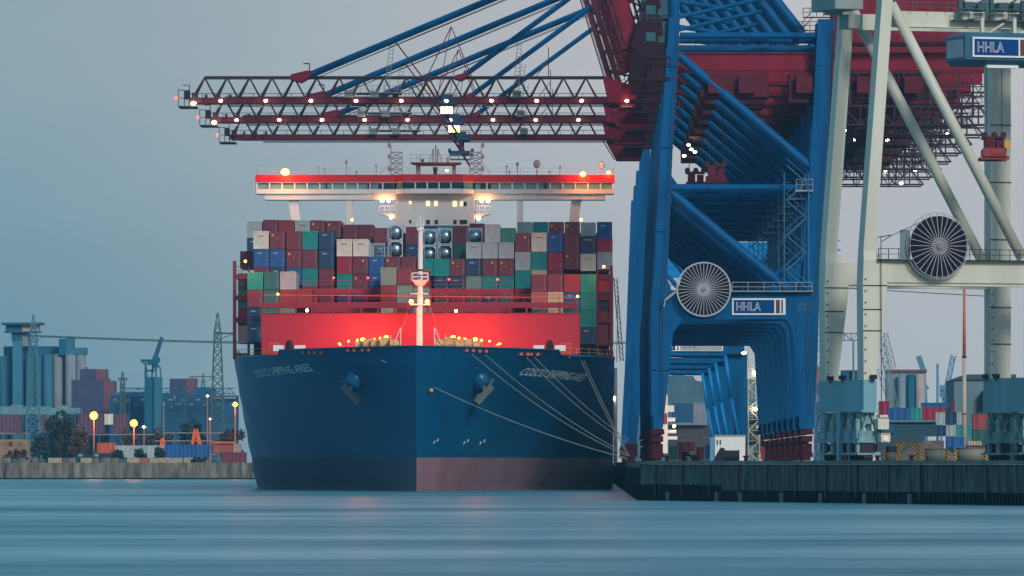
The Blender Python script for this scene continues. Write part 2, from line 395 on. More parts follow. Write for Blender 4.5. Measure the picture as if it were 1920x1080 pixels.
# anchor pockets and anchors
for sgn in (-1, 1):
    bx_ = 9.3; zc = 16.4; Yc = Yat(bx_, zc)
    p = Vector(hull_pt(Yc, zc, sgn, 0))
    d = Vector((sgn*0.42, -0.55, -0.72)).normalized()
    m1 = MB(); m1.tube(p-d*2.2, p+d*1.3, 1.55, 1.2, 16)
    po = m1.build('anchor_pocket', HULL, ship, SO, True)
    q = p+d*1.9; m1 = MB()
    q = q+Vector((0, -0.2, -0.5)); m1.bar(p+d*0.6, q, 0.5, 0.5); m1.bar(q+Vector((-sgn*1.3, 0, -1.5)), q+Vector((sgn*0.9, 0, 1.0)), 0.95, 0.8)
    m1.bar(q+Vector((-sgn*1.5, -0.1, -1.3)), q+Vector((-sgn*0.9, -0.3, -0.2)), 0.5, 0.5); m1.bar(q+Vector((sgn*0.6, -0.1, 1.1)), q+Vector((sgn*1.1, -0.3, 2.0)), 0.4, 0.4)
    m1.build('anchor', mat('anchor_steel', (86, 98, 96), 0.7, var=0.3) if sgn > 0 else mat('anchor_shaded', (6, 36, 58), 0.7), po)  # left anchor darkened in colour for the shade under the bow
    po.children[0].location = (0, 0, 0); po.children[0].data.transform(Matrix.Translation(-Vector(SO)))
# fairlead openings in the bulwark
for (xa, xb, yy) in ((561, 574, 659), (585, 599, 659), (650, 673, 656), (678, 696, 656), (872, 893, 657), (896, 917, 658), (973, 990, 662), (992, 1010, 662)):
    sgn = -1 if xa < 780 else 1; m1 = MB(); m2 = MB()
    for k in range(int((xb-xa)/6)+1):
        xx = xa+k*6; zc = 4+(870-yy)/12.75
        X = (xx-1100)/12.75; Y = Yat(abs(X-SX), zc); a1 = Vector(hull_pt(Y, zc, sgn, 0.05)); Y2 = Yat(abs(X+4.5/12.75-SX), zc); a2 = Vector(hull_pt(Y2, zc, sgn, 0.05))
        (m1 if k % 2 == 0 else m2).bar(a1, a2, 0.42, 0.25)
    fr = m1.build('fairlead', mat('fairlead_paint', (206, 110, 96), 0.6), ship, SO); m2.build('roller', DARK, fr, SO)
# breakwater and forecastle
BY = 1069.0
m1 = MB().box(SX-24, SX+24, BY, BY+0.4, 19.8, 26.75)
m1.build('breakwater', SRED, ship, SO)
m1 = MB()
for k in range(-7, 8): m1.box(SX+k*3.1-0.03, SX+k*3.1+0.03, BY-0.02, BY, 19.9, 26.7) if k in (-3, 4) else None
m1.box(SX-24, SX+24, BY-0.12, BY, 26.6, 26.78); m1.build('breakwater_seam', mat('seam_red', (130, 20, 40)), ship, SO)
def lash(name, xs, Y, z0, z1, zb, m, w_=0.35):
    mb = MB()
    for x in xs: mb.box(x-w_/2, x+w_/2, Y, Y+0.6, z0, z1)
    for (a, b) in zb: mb.box(xs[0], xs[-1], Y+0.05, Y+0.5, a, b)
    mb.rail((xs[0], Y+0.2, z1), (xs[-1], Y+0.2, z1), 1.1, 2.5, 0.06)
    return mb.build(name, m, ship, SO)
PIT = 2.515
lash('lashing_bridge', [SX-24.05+k*PIT*0.993 for k in range(20)], 1073, 20, 28.5, [(27.6, 28.45)], SRED, 0.32)
lash('lashing_bridge', [SX-19+k*PIT for k in range(14)], 1087.5, 20, 31.0, [(30.1, 30.9), (27.3, 28.3)], mat('purplish_red', (168, 26, 56), 0.5), 0.3)  # rear lashing bridge, a purplish red
for sgn in (-1, 1):                   # side lashing towers
    mb = MB(); xo = SX+sgn*28.75; xi = SX+sgn*26.6
    for Y in (1082.5,):
        mb.box(xo-0.25, xo+0.25, Y, Y+0.9, 20, 34.3 if sgn > 0 else 35.0); mb.box(xi-0.18, xi+0.18, Y, Y+0.9, 20, 33.5)
        for z in (25.6, 29.0, 32.2): mb.box(min(xi, xo)+0.2, max(xi, xo)-0.26, Y+0.1, Y+0.7, z, z+0.75)
        mb.box(min(xi, xo)+0.2, max(xi, xo)-0.26, Y+0.1, Y+0.7, 20, 20.9)
    mb.rail((min(xi, xo), 1082.7, 33.0), (max(xi, xo), 1082.7, 33.0), 1.1, 0.8, 0.07)
    mb.build('lashing_tower', mat('tower_red', (96, 18, 40), 0.6), ship, SO)
# deck lamps along the breakwater top and rail light
for x_, y_ in ((576, 582), (855, 583)):
    MB().ball(P(x_, y_, 1075.5), 0.22).build('deck_lamp', GLOW_W, ship, SO)
# forecastle fittings: winches, rollers, bollards, baskets, stairs
random.seed(3)
for sgn in (-1, 1):
    for k, (dx, r) in enumerate(((3.3, .8), (4.8, 1.05), (6.2, .75), (7.4, .9), (8.6, .7))):
        x = SX+sgn*dx+0.0; Y = 1050+k*1.6; wn = MB()
        zw = 21.2+r*0.55; wn.tube((x-0.7, Y, zw), (x+0.7, Y, zw), r, n=14)
        for e in (-0.75, 0.75): wn.tube((x+e-0.06, Y, zw), (x+e+0.06, Y, zw), r+0.3, n=14)
        wn.box(x-0.9, x-0.6, Y-0.5, Y+0.5, 19.9, zw); wn.box(x+0.6, x+0.9, Y-0.5, Y+0.5, 19.9, zw)
        wn.build('mooring_winch', mat('winch_paint', (222, 170, 110), 0.5, var=0.3, scale=1.5), ship, SO)
    mb = MB()
    for k in range(6):
        x = SX+sgn*(1.8+k*1.9); mb.tube((x, 1047.5+k*1.3, 19.9), (x, 1047.5+k*1.3, 21.6+0.15*random.random()), 0.16, n=8)
    mb.build('vent_pipe', mat('vent_cream', (196, 150, 120), 0.6), ship, SO)
    x = SX+sgn*19.45; MB().tube((x, 1060.5, 19.9), (x, 1060.5, 22.0), 0.55, n=12).ball((x, 1060.5, 22.0), 0.55).build('mushroom_vent', BLACK, ship, SO)
    mb = MB()
    for e in (-1, 1): mb.box(x+e*1.6-0.8, x+e*1.6+0.8, 1060.2, 1060.8, 20.9, 21.75)
    mb.build('deck_locker', WHITE, ship, SO)
    x = SX+sgn*21.9; mb = MB()
    for z in (20.0, 20.7, 21.4, 22.1): mb.bar((x-0.65, 1063, z), (x+0.65, 1063, z), 0.1); mb.bar((x-0.65, 1064.2, z), (x+0.65, 1064.2, z), 0.1)
    for e in (-0.65, 0, 0.65): mb.bar((x+e, 1063, 19.9), (x+e, 1063, 22.1), 0.1); mb.bar((x+e, 1064.2, 19.9), (x+e, 1064.2, 22.1), 0.1)
    mb.build('ladder_cage', ORG, ship, SO)
    lx = SX+sgn*9.0
    for (dx, Y, z, pw) in ((8.4, 1058.5, 22.6, 2500), (5.0, 1062.5, 23.0, 450), (12.0, 1061.5, 22.0, 220)):
        x = SX+sgn*dx
        ob = MB().ball((x, Y, z), 0.36 if dx < 12 else 0.2, sz=0.7).build('forecastle_lamp_glow', GLOW_O, ship, SO)
        for q in range(3 if dx < 12 else 0): MB().ball((x+sgn*(0.9+q*(0.5+0.17*dx/2)), Y-0.3*q, z-0.15-0.33*q+0.2*(q % 2)), 0.2-0.045*q).build('forecastle_lamp_glow', GLOW_O, ship, SO)  # extra glowing balls added to imitate the glow along the winches
        lamp('forecastle_light', (x-SX, Y+1.0-1100, z+0.5), (255, 92, 36), pw*1.25, ship, 0.5)
    MB().bar((SX+sgn*2.5, 1049, 19.9), (SX+sgn*2.5, 1049, 24.2), 0.12).bar((SX+sgn*2.5, 1049, 24.2), (SX+sgn*2.5+0.9*sgn, 1049, 22.0), 0.1).build('davit', WHITE, ship, SO)
    # perimeter railing aft of the breakwater
    mb = MB(); pts = [(SX+sgn*(hb(a, 20.2)-0.2), stemY(20.2)+a, 20.25) for a in (23, 26, 30, 35, 41, 48, 56, 75)]
    for p, q in zip(pts, pts[1:]): mb.rail(p, q, 1.1, 2.0, 0.07)
    mb.build('deck_railing', mat('rail_cream', (196, 150, 110), 0.6), ship, SO)
# foremast
fm = MB(); fx = SX+0.0; fy = 1061.0; s_ = F/fy
def fz(y): return 4+(870-y)/s_
fxx = (786.5-1100)/s_
fm.tube((fxx, fy, 19.9), (fxx, fy, fz(578)), 0.5, 0.44, 14); fm.tube((fxx+0.1, fy, fz(578)), (fxx+0.15, fy, fz(425)), 0.42, 0.33, 14)
fm.tube((fxx+0.15, fy, fz(425)), (fxx+0.15, fy, fz(405)), 0.08, n=6)
mast = fm.build('foremast', WHITE, ship, SO, False)
mb = MB(); mb.loft([(fxx-0.5, fxx+0.7, fy-0.5, fy+0.5, fz(535)), (fxx-1.1, fxx+1.25, fy-1, fy+1, fz(526)), (fxx-1.1, fxx+1.25, fy-1, fy+1, fz(525))])
for e in (-1.1, 1.25): mb.bar((fxx+e, fy-1, fz(526)), (fxx+e, fy-1, fz(512)), 0.12); mb.bar((fxx+e, fy+1, fz(526)), (fxx+e, fy+1, fz(512)), 0.12)
for z in (fz(519), fz(512)):
    for Y in (fy-1, fy+1): mb.bar((fxx-1.1, Y, z), (fxx+1.25, Y, z), 0.12)
mb.build('mast_platform', WHITE, mast, SO); mb = MB(); mb.bar((fxx-1.4, fy-0.5, fz(571)), (fxx+1.6, fy-0.5, fz(571)), 0.2); mb.build('lamp_bar', WHITE, mast, SO); MB().bar((fxx-1.3, fy-0.5, fz(551)), (fxx+1.3, fy-0.5, fz(551)), 0.14).build('cross_bar', WHITE, mast, SO); mb = MB()
mb.box(fxx-0.35, fxx+0.6, fy-0.5, fy+0.5, fz(432), fz(428)); mb.rail((fxx-0.35, fy-0.5, fz(428)), (fxx+0.6, fy-0.5, fz(428)), 1.1, 0.4, 0.08)
mb.build('top_basket', WHITE, mast, SO)
MB().tube((fxx+0.12, fy, fz(508)), (fxx+0.12, fy, fz(505)), 0.47, n=14).build('black_band', BLACK, mast, SO)
MB().tube((fxx-0.0, fy-0.55, fz(519)), (fxx, fy-0.4, fz(519)), 0.25, n=12).build('mast_emblem', SIGNB, mast, SO)
for e, yy in ((-1.2, 566), (1.2, 566)):
    MB().ball((fxx+e, fy-0.9, fz(yy)), 0.34).build('mast_floodlight', GLOW_O, mast, SO)
    lamp('mast_light', (fxx+e*2.2-SX, fy-2.6-1100, fz(yy)), (255, 140, 60), 60, ship, 0.4)
mb = MB(); mb.bar((fxx-1.5, fy, fz(571)), (fxx-3.0, fy+2, 23.0), 0.06); mb.bar((fxx+1.5, fy, fz(571)), (fxx+3.0, fy+2, 23.0), 0.06)
mb.build('mast_stay', mat('stay_wire', (220, 120, 90)), mast, SO)
# handrail on the lashing bridge, its lamplight painted on as orange
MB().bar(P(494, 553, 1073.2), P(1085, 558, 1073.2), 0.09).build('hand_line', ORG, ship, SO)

# ---- bridge
BRY = 1150.0; bs = F/BRY
def bz(y): return 4+(870-y)/bs
BO = (SX, 1100, 0); cxb = (815-1100)/bs
bridge = thing('x', '', ''); bpy.data.objects.remove(bridge)
tower = MB().box(cxb-6.45, cxb+6.45, BRY+0.6, BRY+14, 20, bz(362)).build('superstructure', WHITE, ship, SO)
br = MB()
xl, xr = (480-1100)/bs, (1151-1100)/bs; cl_, cr_ = (757-1100)/bs, (868-1100)/bs; ml, mr_ = (741-1100)/bs, (889-1100)/bs
def outline(z0, z1, fwd=0.0, grow=0.0):
    # plan outline of the bridge front: wings, then a centre part standing forward
    pts = [(xl-grow, BRY+0.6-fwd), (ml, BRY+0.6-fwd), (cl_, BRY-1.6-fwd), (cr_, BRY-1.6-fwd), (mr_, BRY+0.6-fwd), (xr+grow, BRY+0.6-fwd), (xr+grow, BRY+6), (xl-grow, BRY+6)]
    n = len(pts); m_ = MB(); m_.add([(x, y, z0) for x, y in pts]+[(x, y, z1) for x, y in pts],
        [tuple(range(n-1, -1, -1)), tuple(range(n, 2*n))]+[(i, (i+1) % n, (i+1) % n+n, i+n) for i in range(n)])
    return m_
outline(bz(363), bz(354.5)).build('bridge_bulwark', WHITE, ship, SO)
outline(bz(341), bz(327.5), 0.25, 0.15).build('bridge_roof_band', BRED, ship, SO)
outline(bz(342.3), bz(341), 0.15, 0.05).build('bridge_eave', WHITE, ship, SO)
o_ = outline(bz(354.5), bz(342.3), -0.35, -0.3).build('bridge_window_band', GLASST, ship, SO)
mb = MB()
def along(n_, a, b):
    for k in range(n_+1):
        x = a[0]+(b[0]-a[0])*k/n_; y = a[1]+(b[1]-a[1])*k/n_; mb.box(x-0.11, x+0.11, y-0.1, y+0.3, bz(354.6), bz(342.2))
along(11, (xl+0.1, BRY+0.68), (ml, BRY+0.68)); along(1, (ml, BRY+0.68), (cl_, BRY-1.5)); along(5, (cl_, BRY-1.5), (cr_, BRY-1.5)); along(1, (cr_, BRY-1.5), (mr_, BRY+0.68)); along(11, (mr_, BRY+0.68), (xr-0.1, BRY+0.68))
mb.build('window_mullion', WHITE, ship, SO)
mb = MB()
for k in range(5):
    w0 = cl_+(cr_-cl_)*k/5; w1 = cl_+(cr_-cl_)*(k+1)/5; mb.box(w0+0.15, w1-0.15, BRY-1.5, BRY-1.35, bz(353.5), bz(343.5))
for (a, b) in ((0.88, 0.985), (0.80, 0.83), (0.5, .51)):
    mb.box(xl+(ml-xl)*a, xl+(ml-xl)*b, BRY+0.7, BRY+0.8, bz(353.5), bz(343.5)); mb.box(xr+(mr_-xr)*a, xr+(mr_-xr)*(b-0.03), BRY+0.7, BRY+0.8, bz(353.5), bz(343.5))
mb.build('dark_window', GLASS, ship, SO)
# wing box girders below and supports
mb = MB()
for (a, b) in ((xl+1.4, ml), (mr_, xr-1.4)): mb.box(a, b, BRY+0.9, BRY+5.5, bz(374), bz(363)-0.003)
for x_ in (655, 974.5): X = (x_-1100)/bs; mb.box(X-0.5, X+0.5, BRY+1.2, BRY+4.5, 20, bz(374)+0.05)
for x_, e in ((549, 1), (1081, -1)):
    X = (x_-1100)/bs; mb.prism([(X-0.8, bz(374)+0.05), (X+0.8, bz(374)+0.05), (X+0.5+e*3.6, 20), (X-0.5+e*3.6, 20)], BRY+1.5, BRY+3.5)
mb.build('wing_support', WHITE, ship, SO)
mb = MB()
for (x_, sg) in ((ml, -1), (mr_, 1)):
    z = bz(402); mb.prism([(x_, z-0.6), (x_+sg*2.6, z+0.15), (x_+sg*2.6, z+0.3), (x_, z+0.1)], BRY+1, BRY+5); mb.rail((x_, BRY+1, z+0.2), (x_+sg*2.6, BRY+1, z+0.2), 1.2, 0.7, 0.09)
mb.rail((xl-0.2, BRY+0.5, bz(363)), (xl-0.2, BRY+5, bz(363)), 1.2, 1, 0.08)
mb.build('side_gallery', WHITE, ship, SO)
def wins(rows, m, name):
    for (xa, xb, ya, yb) in rows:
        MB().box((xa-1100)/bs, (xb-1100)/bs, BRY+0.5, BRY+0.66, bz(yb), bz(ya)).build(name, m, ship, SO)
wins([(767, 771, 377, 382), (799, 806, 377, 386), (814, 820, 377, 386), (849, 856, 377, 387), (863, 868, 378, 386)], GLOW_I, 'lit_window')
wins([(869, 875, 378, 386), (767, 771, 412, 418), (799, 806, 412, 420), (815, 821, 412, 420), (850, 856, 412, 420), (862, 876, 412, 420)], GLASS, 'window')
# monkey island
mb = MB(); zt = bz(327.5)
pl = (769-1100)/bs; pr = (864-1100)/bs
mb.loft([(pl+1.2, pr-1.2, BRY+2, BRY+6, bz(308.5)), (pl, pr, BRY+1, BRY+7, bz(305)), (pl, pr, BRY+1, BRY+7, bz(303.5))])
ph = mb.build('radar_platform', mat('platform_red', (150, 96, 92), 0.6), ship, SO)
mb = MB(); mb.box((779-1100)/bs, (787-1100)/bs, BRY+3, BRY+5, zt, bz(308)); mb.box((847-1100)/bs, (854-1100)/bs, BRY+3, BRY+5, zt, bz(308))
mb.rail((pl, BRY+1, bz(303.5)), (pr, BRY+1, bz(303.5)), 1.2, 1, 0.07)
for x_, yt in ((811, 277), (816, 270), (820, 277)): mb.tube(((x_-1100)/bs, BRY+4, bz(303.5)), ((x_-1100)/bs, BRY+4, bz(yt)), 0.14, n=6)
mb.bar(((804-1100)/bs, BRY+4, bz(303.5)), ((811-1100)/bs, BRY+4, bz(280)), 0.12); mb.bar(((828-1100)/bs, BRY+4, bz(303.5)), ((821-1100)/bs, BRY+4, bz(280)), 0.12)
mb.tube(((786-1100)/bs, BRY+4, bz(303.5)), ((786-1100)/bs, BRY+4, bz(288)), 0.08, n=6); mb.tube(((839-1100)/bs, BRY+4, bz(303.5)), ((839-1100)/bs, BRY+4, bz(293)), 0.22, n=8)
mb.build('radar_mast', mat('mast_grey', (168, 160, 160), 0.5), ship, SO)
MB().tube(((815.5-1100)/bs, BRY+3, zt), ((815.5-1100)/bs, BRY+3, bz(312)), 0.25, 0.45, 10).ball(((791.5-1100)/bs, BRY+3, bz(299.5)), 0.28).build('magnetic_compass', mat('dark_teal', (20, 66, 72), 0.5), ship, SO)
for (xa, xb, sg) in ((732, 753, -1), (881, 902, 1)):
    mb = MB(); A = (xa-1100)/bs; B = (xb-1100)/bs
    for Y in (BRY+2, BRY+4):
        mb.bar((A, Y, zt), (A, Y, bz(283 if sg > 0 else 270)), 0.12); mb.bar((B, Y, zt), (B, Y, bz(270 if sg > 0 else 283)), 0.12)
        zz = [zt, bz(316), bz(305), bz(295), bz(284)]
        for z in zz[1:]: mb.bar((A, Y, z), (B, Y, z), 0.1)
        for a, b in zip(zz, zz[1:]): mb.bar((A, Y, a), (B, Y, b), 0.08); mb.bar((B, Y, a), (A, Y, b), 0.08)
    X = A if sg < 0 else B
    for y_ in (271, 292, 315): mb.ball((X+sg*0.25, BRY+2, bz(y_)), 0.26, 8, 5, 1.7)
    mb.bar((A-1.5*(1 if sg < 0 else 0)-0.2, BRY+2, zt), (A, BRY+2, bz(298)), 0.06); mb.bar((B+1.5, BRY+2, zt), (B, BRY+2, bz(298)), 0.06)
    mb.build('signal_mast', mat('mast_grey', (0, 0, 0)), ship, SO)
for x_, y_, r in ((1006.5, 306, 0.62), (1128, 308, 0.6)):
    X = (x_-1100)/bs; d_ = MB().ball((X, BRY+3, bz(y_)), r, 14, 10, 1.15).build('radome', WHITE, ship, SO, True)
    MB().tube((X, BRY+3, zt), (X, BRY+3, bz(y_)-0.5), 0.1, n=6).build('radome_pole', WHITE, d_, SO)
mb = MB()
for x_, h_ in ((608, 12), (649, 24), (668, 5), (596, 14), (705, 18), (955, 6), (970, 20), (1030, 6), (950, 16), (1050, 14), (482, 8), (1149, 10)):
    X = (x_-1100)/bs; mb.tube((X, BRY+1, zt), (X, BRY+1, zt+h_/bs), 0.07, n=6); mb.ball((X, BRY+1, zt+h_/bs), 0.17 if h_ < 20 else 0.26, 6, 4, 1.4)
mb.rail((xl, BRY+1, zt), (xr, BRY+1, zt), 1.1, 2.5, 0.035)
mb.build('roof_antenna', mat('mast_grey', (0, 0, 0)), ship, SO)
for x_, y_, r, pw, m_ in ((535, 323, 1.05, 900, GLOW_O), (1093, 327, 0.75, 600, GLOW_O), (1141, 324, 0.45, 250, GLOW_O), (716, 376, 0.3, 130, GLOW_W), (728, 376, 0.3, 130, GLOW_W), (733, 407, 0.3, 60, GLOW_W),
                          (903, 376, 0.3, 130, GLOW_W), (915, 376, 0.3, 130, GLOW_W), (897, 409, 0.3, 60, GLOW_W), (838, 320, 0.2, 0, GLOW_W)):
    X = (x_-1100)/bs; z = bz(y_); Yl = BRY-0.6 if y_ < 340 else BRY+1.2
    k_ = 0.62 if m_ is GLOW_O else 1
    fl = MB().ball((X, Yl, z), r*k_, 12, 8, 0.85).build('floodlight', m_, ship, SO)
    if m_ is GLOW_O: MB().tube((X, Yl+0.05, z), (X, Yl+0.3, z), r*1.05, r*0.9, 16).build('halo_disc', HALO_O, fl)
    if pw: lamp('flood_lamp', (X-SX, Yl-r-0.3-1100, z), (255, 150, 70), pw, ship, 0.5)
# orange deck lights among the stacks
for x_, y_, pw, Y in ((460, 490, 2200, 1075), (1132, 500, 1800, 1075), (1083, 556, 250, 1074), (521, 552, 250, 1074), (660, 412, 500, 1121), (1090, 412, 500, 1124), (733, 407, 100, 1122), (897, 409, 100, 1122)):
    p = P(x_, y_, Y)
    MB().ball(p, 0.2).build('stack_lamp', GLOW_O, ship, SO)
    lamp('stack_light', (p[0]-SX, p[1]-0.6-1100, p[2]), (255, 120, 45), pw*0.6, ship, 0.3)
for x_, y_, m_ in ((626, 521, 0), (690, 521, 0), (842, 524, 0), (933, 524, 0)):
    MB().ball(P(x_, y_, 1087), 0.16).build('marker_lamp', GLOW_R, ship, SO)

# ------------------------------------------------------------------ containers
CC = {'maroon': (112, 38, 62), 'redbrown': (150, 56, 62), 'crimson': (150, 18, 62), 'navy': (0, 58, 98), 'blue': (0, 86, 152), 'teal': (14, 146, 146),
      'darkteal': (12, 100, 106), 'green': (12, 122, 106), 'white': (214, 216, 204), 'grey': (164, 178, 184), 'palegreen': (124, 158, 148), 'pink': (190, 104, 108), 'cream': (206, 196, 160), 'darkgreen': (10, 86, 82), 'orange': (190, 84, 50)}
CC['hazed_red'] = (96, 62, 84); CC['hazed_navy'] = (20, 66, 98)  # muted colours standing in for haze on the far bank
CN = {'hazed_red': 'dull red', 'hazed_navy': 'navy', 'maroon': 'maroon', 'redbrown': 'brick red', 'crimson': 'crimson', 'navy': 'navy blue', 'blue': 'bright blue', 'teal': 'teal', 'darkteal': 'dark teal', 'green': 'emerald green',
      'white': 'off-white', 'grey': 'grey', 'palegreen': 'grey-green', 'pink': 'pinkish red', 'cream': 'cream', 'darkgreen': 'dark green', 'orange': 'orange'}
def cmat(c): return mat('container_'+c, CC[c], 0.55, var=0.16, scale=0.9, streak=0.08)
RIB = {'white', 'grey', 'teal', 'palegreen', 'cream', 'pink', 'redbrown'}
CM = {}
CW = 2.35
def container_meshes(c, h, ln):
    k = (c, h, ln)
    if k in CM: return CM[k]
    b = MB(); w2 = CW/2
    # corner posts, rails
    for x in (-w2, w2-0.14): b.box(x, x+0.14, 0, 0.14, 0, h)
    b.box(-w2+0.14, w2-0.14, 0.0, 0.12, 0, 0.16); b.box(-w2+0.14, w2-0.14, 0, 0.12, h-0.13, h)
    if c in RIB:                      # corrugated end wall
        n = 9; x0 = -w2+0.14; dx = (CW-0.28)/n; ys = [(0.0, 0.12), (0.2, 0.04), (0.55, 0.04), (0.75, 0.12)]; prev = None
        pts = []
        for i in range(n):
            for f_, y_ in ys: pts.append((x0+dx*(i+f_), y_))
        pts.append((w2-0.14, 0.12)); vs = []
        for x, y in pts: vs += [(x, y, 0.16), (x, y, h-0.13)]
        b.add(vs, [(2*i, 2*i+2, 2*i+3, 2*i+1) for i in range(len(pts)-1)])
    # sides (corrugated), roof, floor, back
    n = int(ln/0.6); 
    for sg in (-1, 1):
        vs = []; 
        for i in range(2*n+1):
            y = 0.14+(ln-0.14)*i/(2*n); d_ = 0.05 if (i % 4) in (1, 2) else 0.0
            vs += [(sg*(w2-d_), y, 0), (sg*(w2-d_), y, h)]
        fs = [(2*i, 2*i+2, 2*i+3, 2*i+1) if sg > 0 else (2*i, 2*i+1, 2*i+3, 2*i+2) for i in range(2*n)]
        b.add(vs, fs)
    b.add([(-w2, 0.01, h-0.01), (w2, 0.01, h-0.01), (w2, ln, h-0.01), (-w2, ln, h-0.01), (-w2, 0.01, 0.01), (w2, 0.01, 0.01), (w2, ln, 0.01), (-w2, ln, 0.01)], [(0,1,2,3), (4,7,6,5), (2,6,7,3)])
    body = b.mesh('body', cmat(c)); door = rod = None
    if c not in RIB:
        dd = MB(); dd.box(-w2+0.15, -0.015, 0.05, 0.11, 0.17, h-0.14)
        for z in (0.55, 1.15, 1.75): dd.box(-w2+0.22, -0.08, 0.035, 0.05, z, z+0.35)
        door = dd.mesh('door', cmat(c))
        rd = MB()
        for x in (-0.86, ): rd.tube((x, 0.0, 0.12), (x, 0.0, h-0.1), 0.028, n=5); rd.box(x-0.05, x+0.22, -0.03, 0.0, 0.95, 1.02)
        rod = rd.mesh('locking_bar', GALV)
    CM[k] = (body, door, rod); return CM[k]
def container(x, Y, z, c, h=2.6, ln=12.19, label='', group=None, rz=0, sticker=0):
    body, door, rod = container_meshes(c, h, ln)
    t_ = thing('shipping_container', label, 'container', (x, Y, z), rz, group)
    put('body', body, t_)
    if c in ('navy', 'blue'): put('white_marking', MARKW, t_, (0, 0, h-0.62))
    if door:
        for sx in (1, -1):
            d_ = put('door', door, t_); d_.scale = (sx, 1, 1)
            if sx < 0: put('locking_bar', rod, d_)
        if sticker:
            sx = -0.75 if sticker == 1 else 0.35
            put('sticker', STK, t_, (sx, 0, h-0.62))
    elif c == 'white' or (c == 'grey' and sticker):
        put('line_marking', LOGO, t_, (0, 0, h-0.75))
    return t_
STK = MB().box(-0.16, 0.16, 0.0, 0.045, -0.18, 0.18).box(0.6, 0.76, 0, 0.045, -0.62, -0.42).mesh('sticker', mat('sticker_yellow', (206, 150, 60), 0.6))
LOGO = MB().box(-0.4, -0.15, 0.0, 0.035, -0.06, 0.08).box(-0.1, 0.15, 0, 0.035, -0.06, 0.08).box(0.2, 0.4, 0, 0.035, -0.06, 0.08).mesh('line_marking', mat('marking_red', (170, 40, 50), 0.6))
MARKW = MB().box(-0.62, -0.42, 0.02, 0.045, -0.05, 0.1).box(-0.38, -0.2, 0.02, 0.045, -0.05, 0.1).box(-0.16, 0.02, 0.02, 0.045, -0.05, 0.1).mesh('white_marking', mat('marking_pale', (170, 186, 196), 0.6))
def tank_meshes():
    h = 2.6; w2 = CW/2; b = MB()
    for Y in (0, 5.9):
        for x in (-w2, w2-0.16): b.box(x, x+0.16, Y, Y+0.16, 0, h)
        b.box(-w2+0.16, w2-0.16, Y, Y+0.15, 0, 0.16); b.box(-w2+0.16, w2-0.16, Y, Y+0.15, h-0.15, h)
        for sx in (-1, 1):
            for sz in (0, 1): z = 0.16 if sz == 0 else h-0.15; b.prism([(sx*(w2-0.16), z), (sx*(w2-0.55), z), (sx*(w2-0.16), z+(0.4 if sz == 0 else -0.4))], Y+0.01, Y+0.14)
    for x in (-w2, w2-0.12):
        for z in (0.02, h-0.13): b.box(x, x+0.12, 0.16, 5.9, z, z+0.11)
    b.box(-w2+0.25, -w2+0.31, 0.02, 0.06, 0.15, h-0.15); b.box(-w2+0.5, -w2+0.56, 0.02, 0.06, 0.15, h-0.15)
    for k in range(7): b.box(-w2+0.31, -w2+0.5, 0.02, 0.06, 0.35+k*0.3, 0.4+k*0.3)
    fr = b.mesh('frame', mat('tank_frame', (176, 188, 196), 0.5))
    t = MB(); c = (0, 0, h/2); r = 1.08; n = 20; vs = []; fs = []
    prof = [(0.12, 0.02), (0.14, 0.35), (0.24, 0.65), (0.42, 0.9), (0.7, 1.06), (1.0, r), (5.2, r), (5.6, 0.9), (5.8, 0.3)]
    for (y, rr) in prof:
        for k in range(n): a = 2*math.pi*k/n; vs.append((rr*math.cos(a), y, h/2+rr*math.sin(a)))
    for j in range(len(prof)-1):
        for k in range(n): a = j*n+k; bb = j*n+(k+1) % n; fs.append((a, bb, bb+n, a+n))
    fs.append(tuple(range(n))[::-1]); t.add(vs, fs)
    tk = t.mesh('tank', mat('tank_steel', (150, 172, 188), 0.28, metal=0.85, var=0.15, scale=1.5), smooth=True)
    return fr, tk
TK = tank_meshes()
LY = {'A': 1077.0, 'A2': 1083.0, 'B': 1092.0, 'C': 1106.0, 'D': 1120.0}
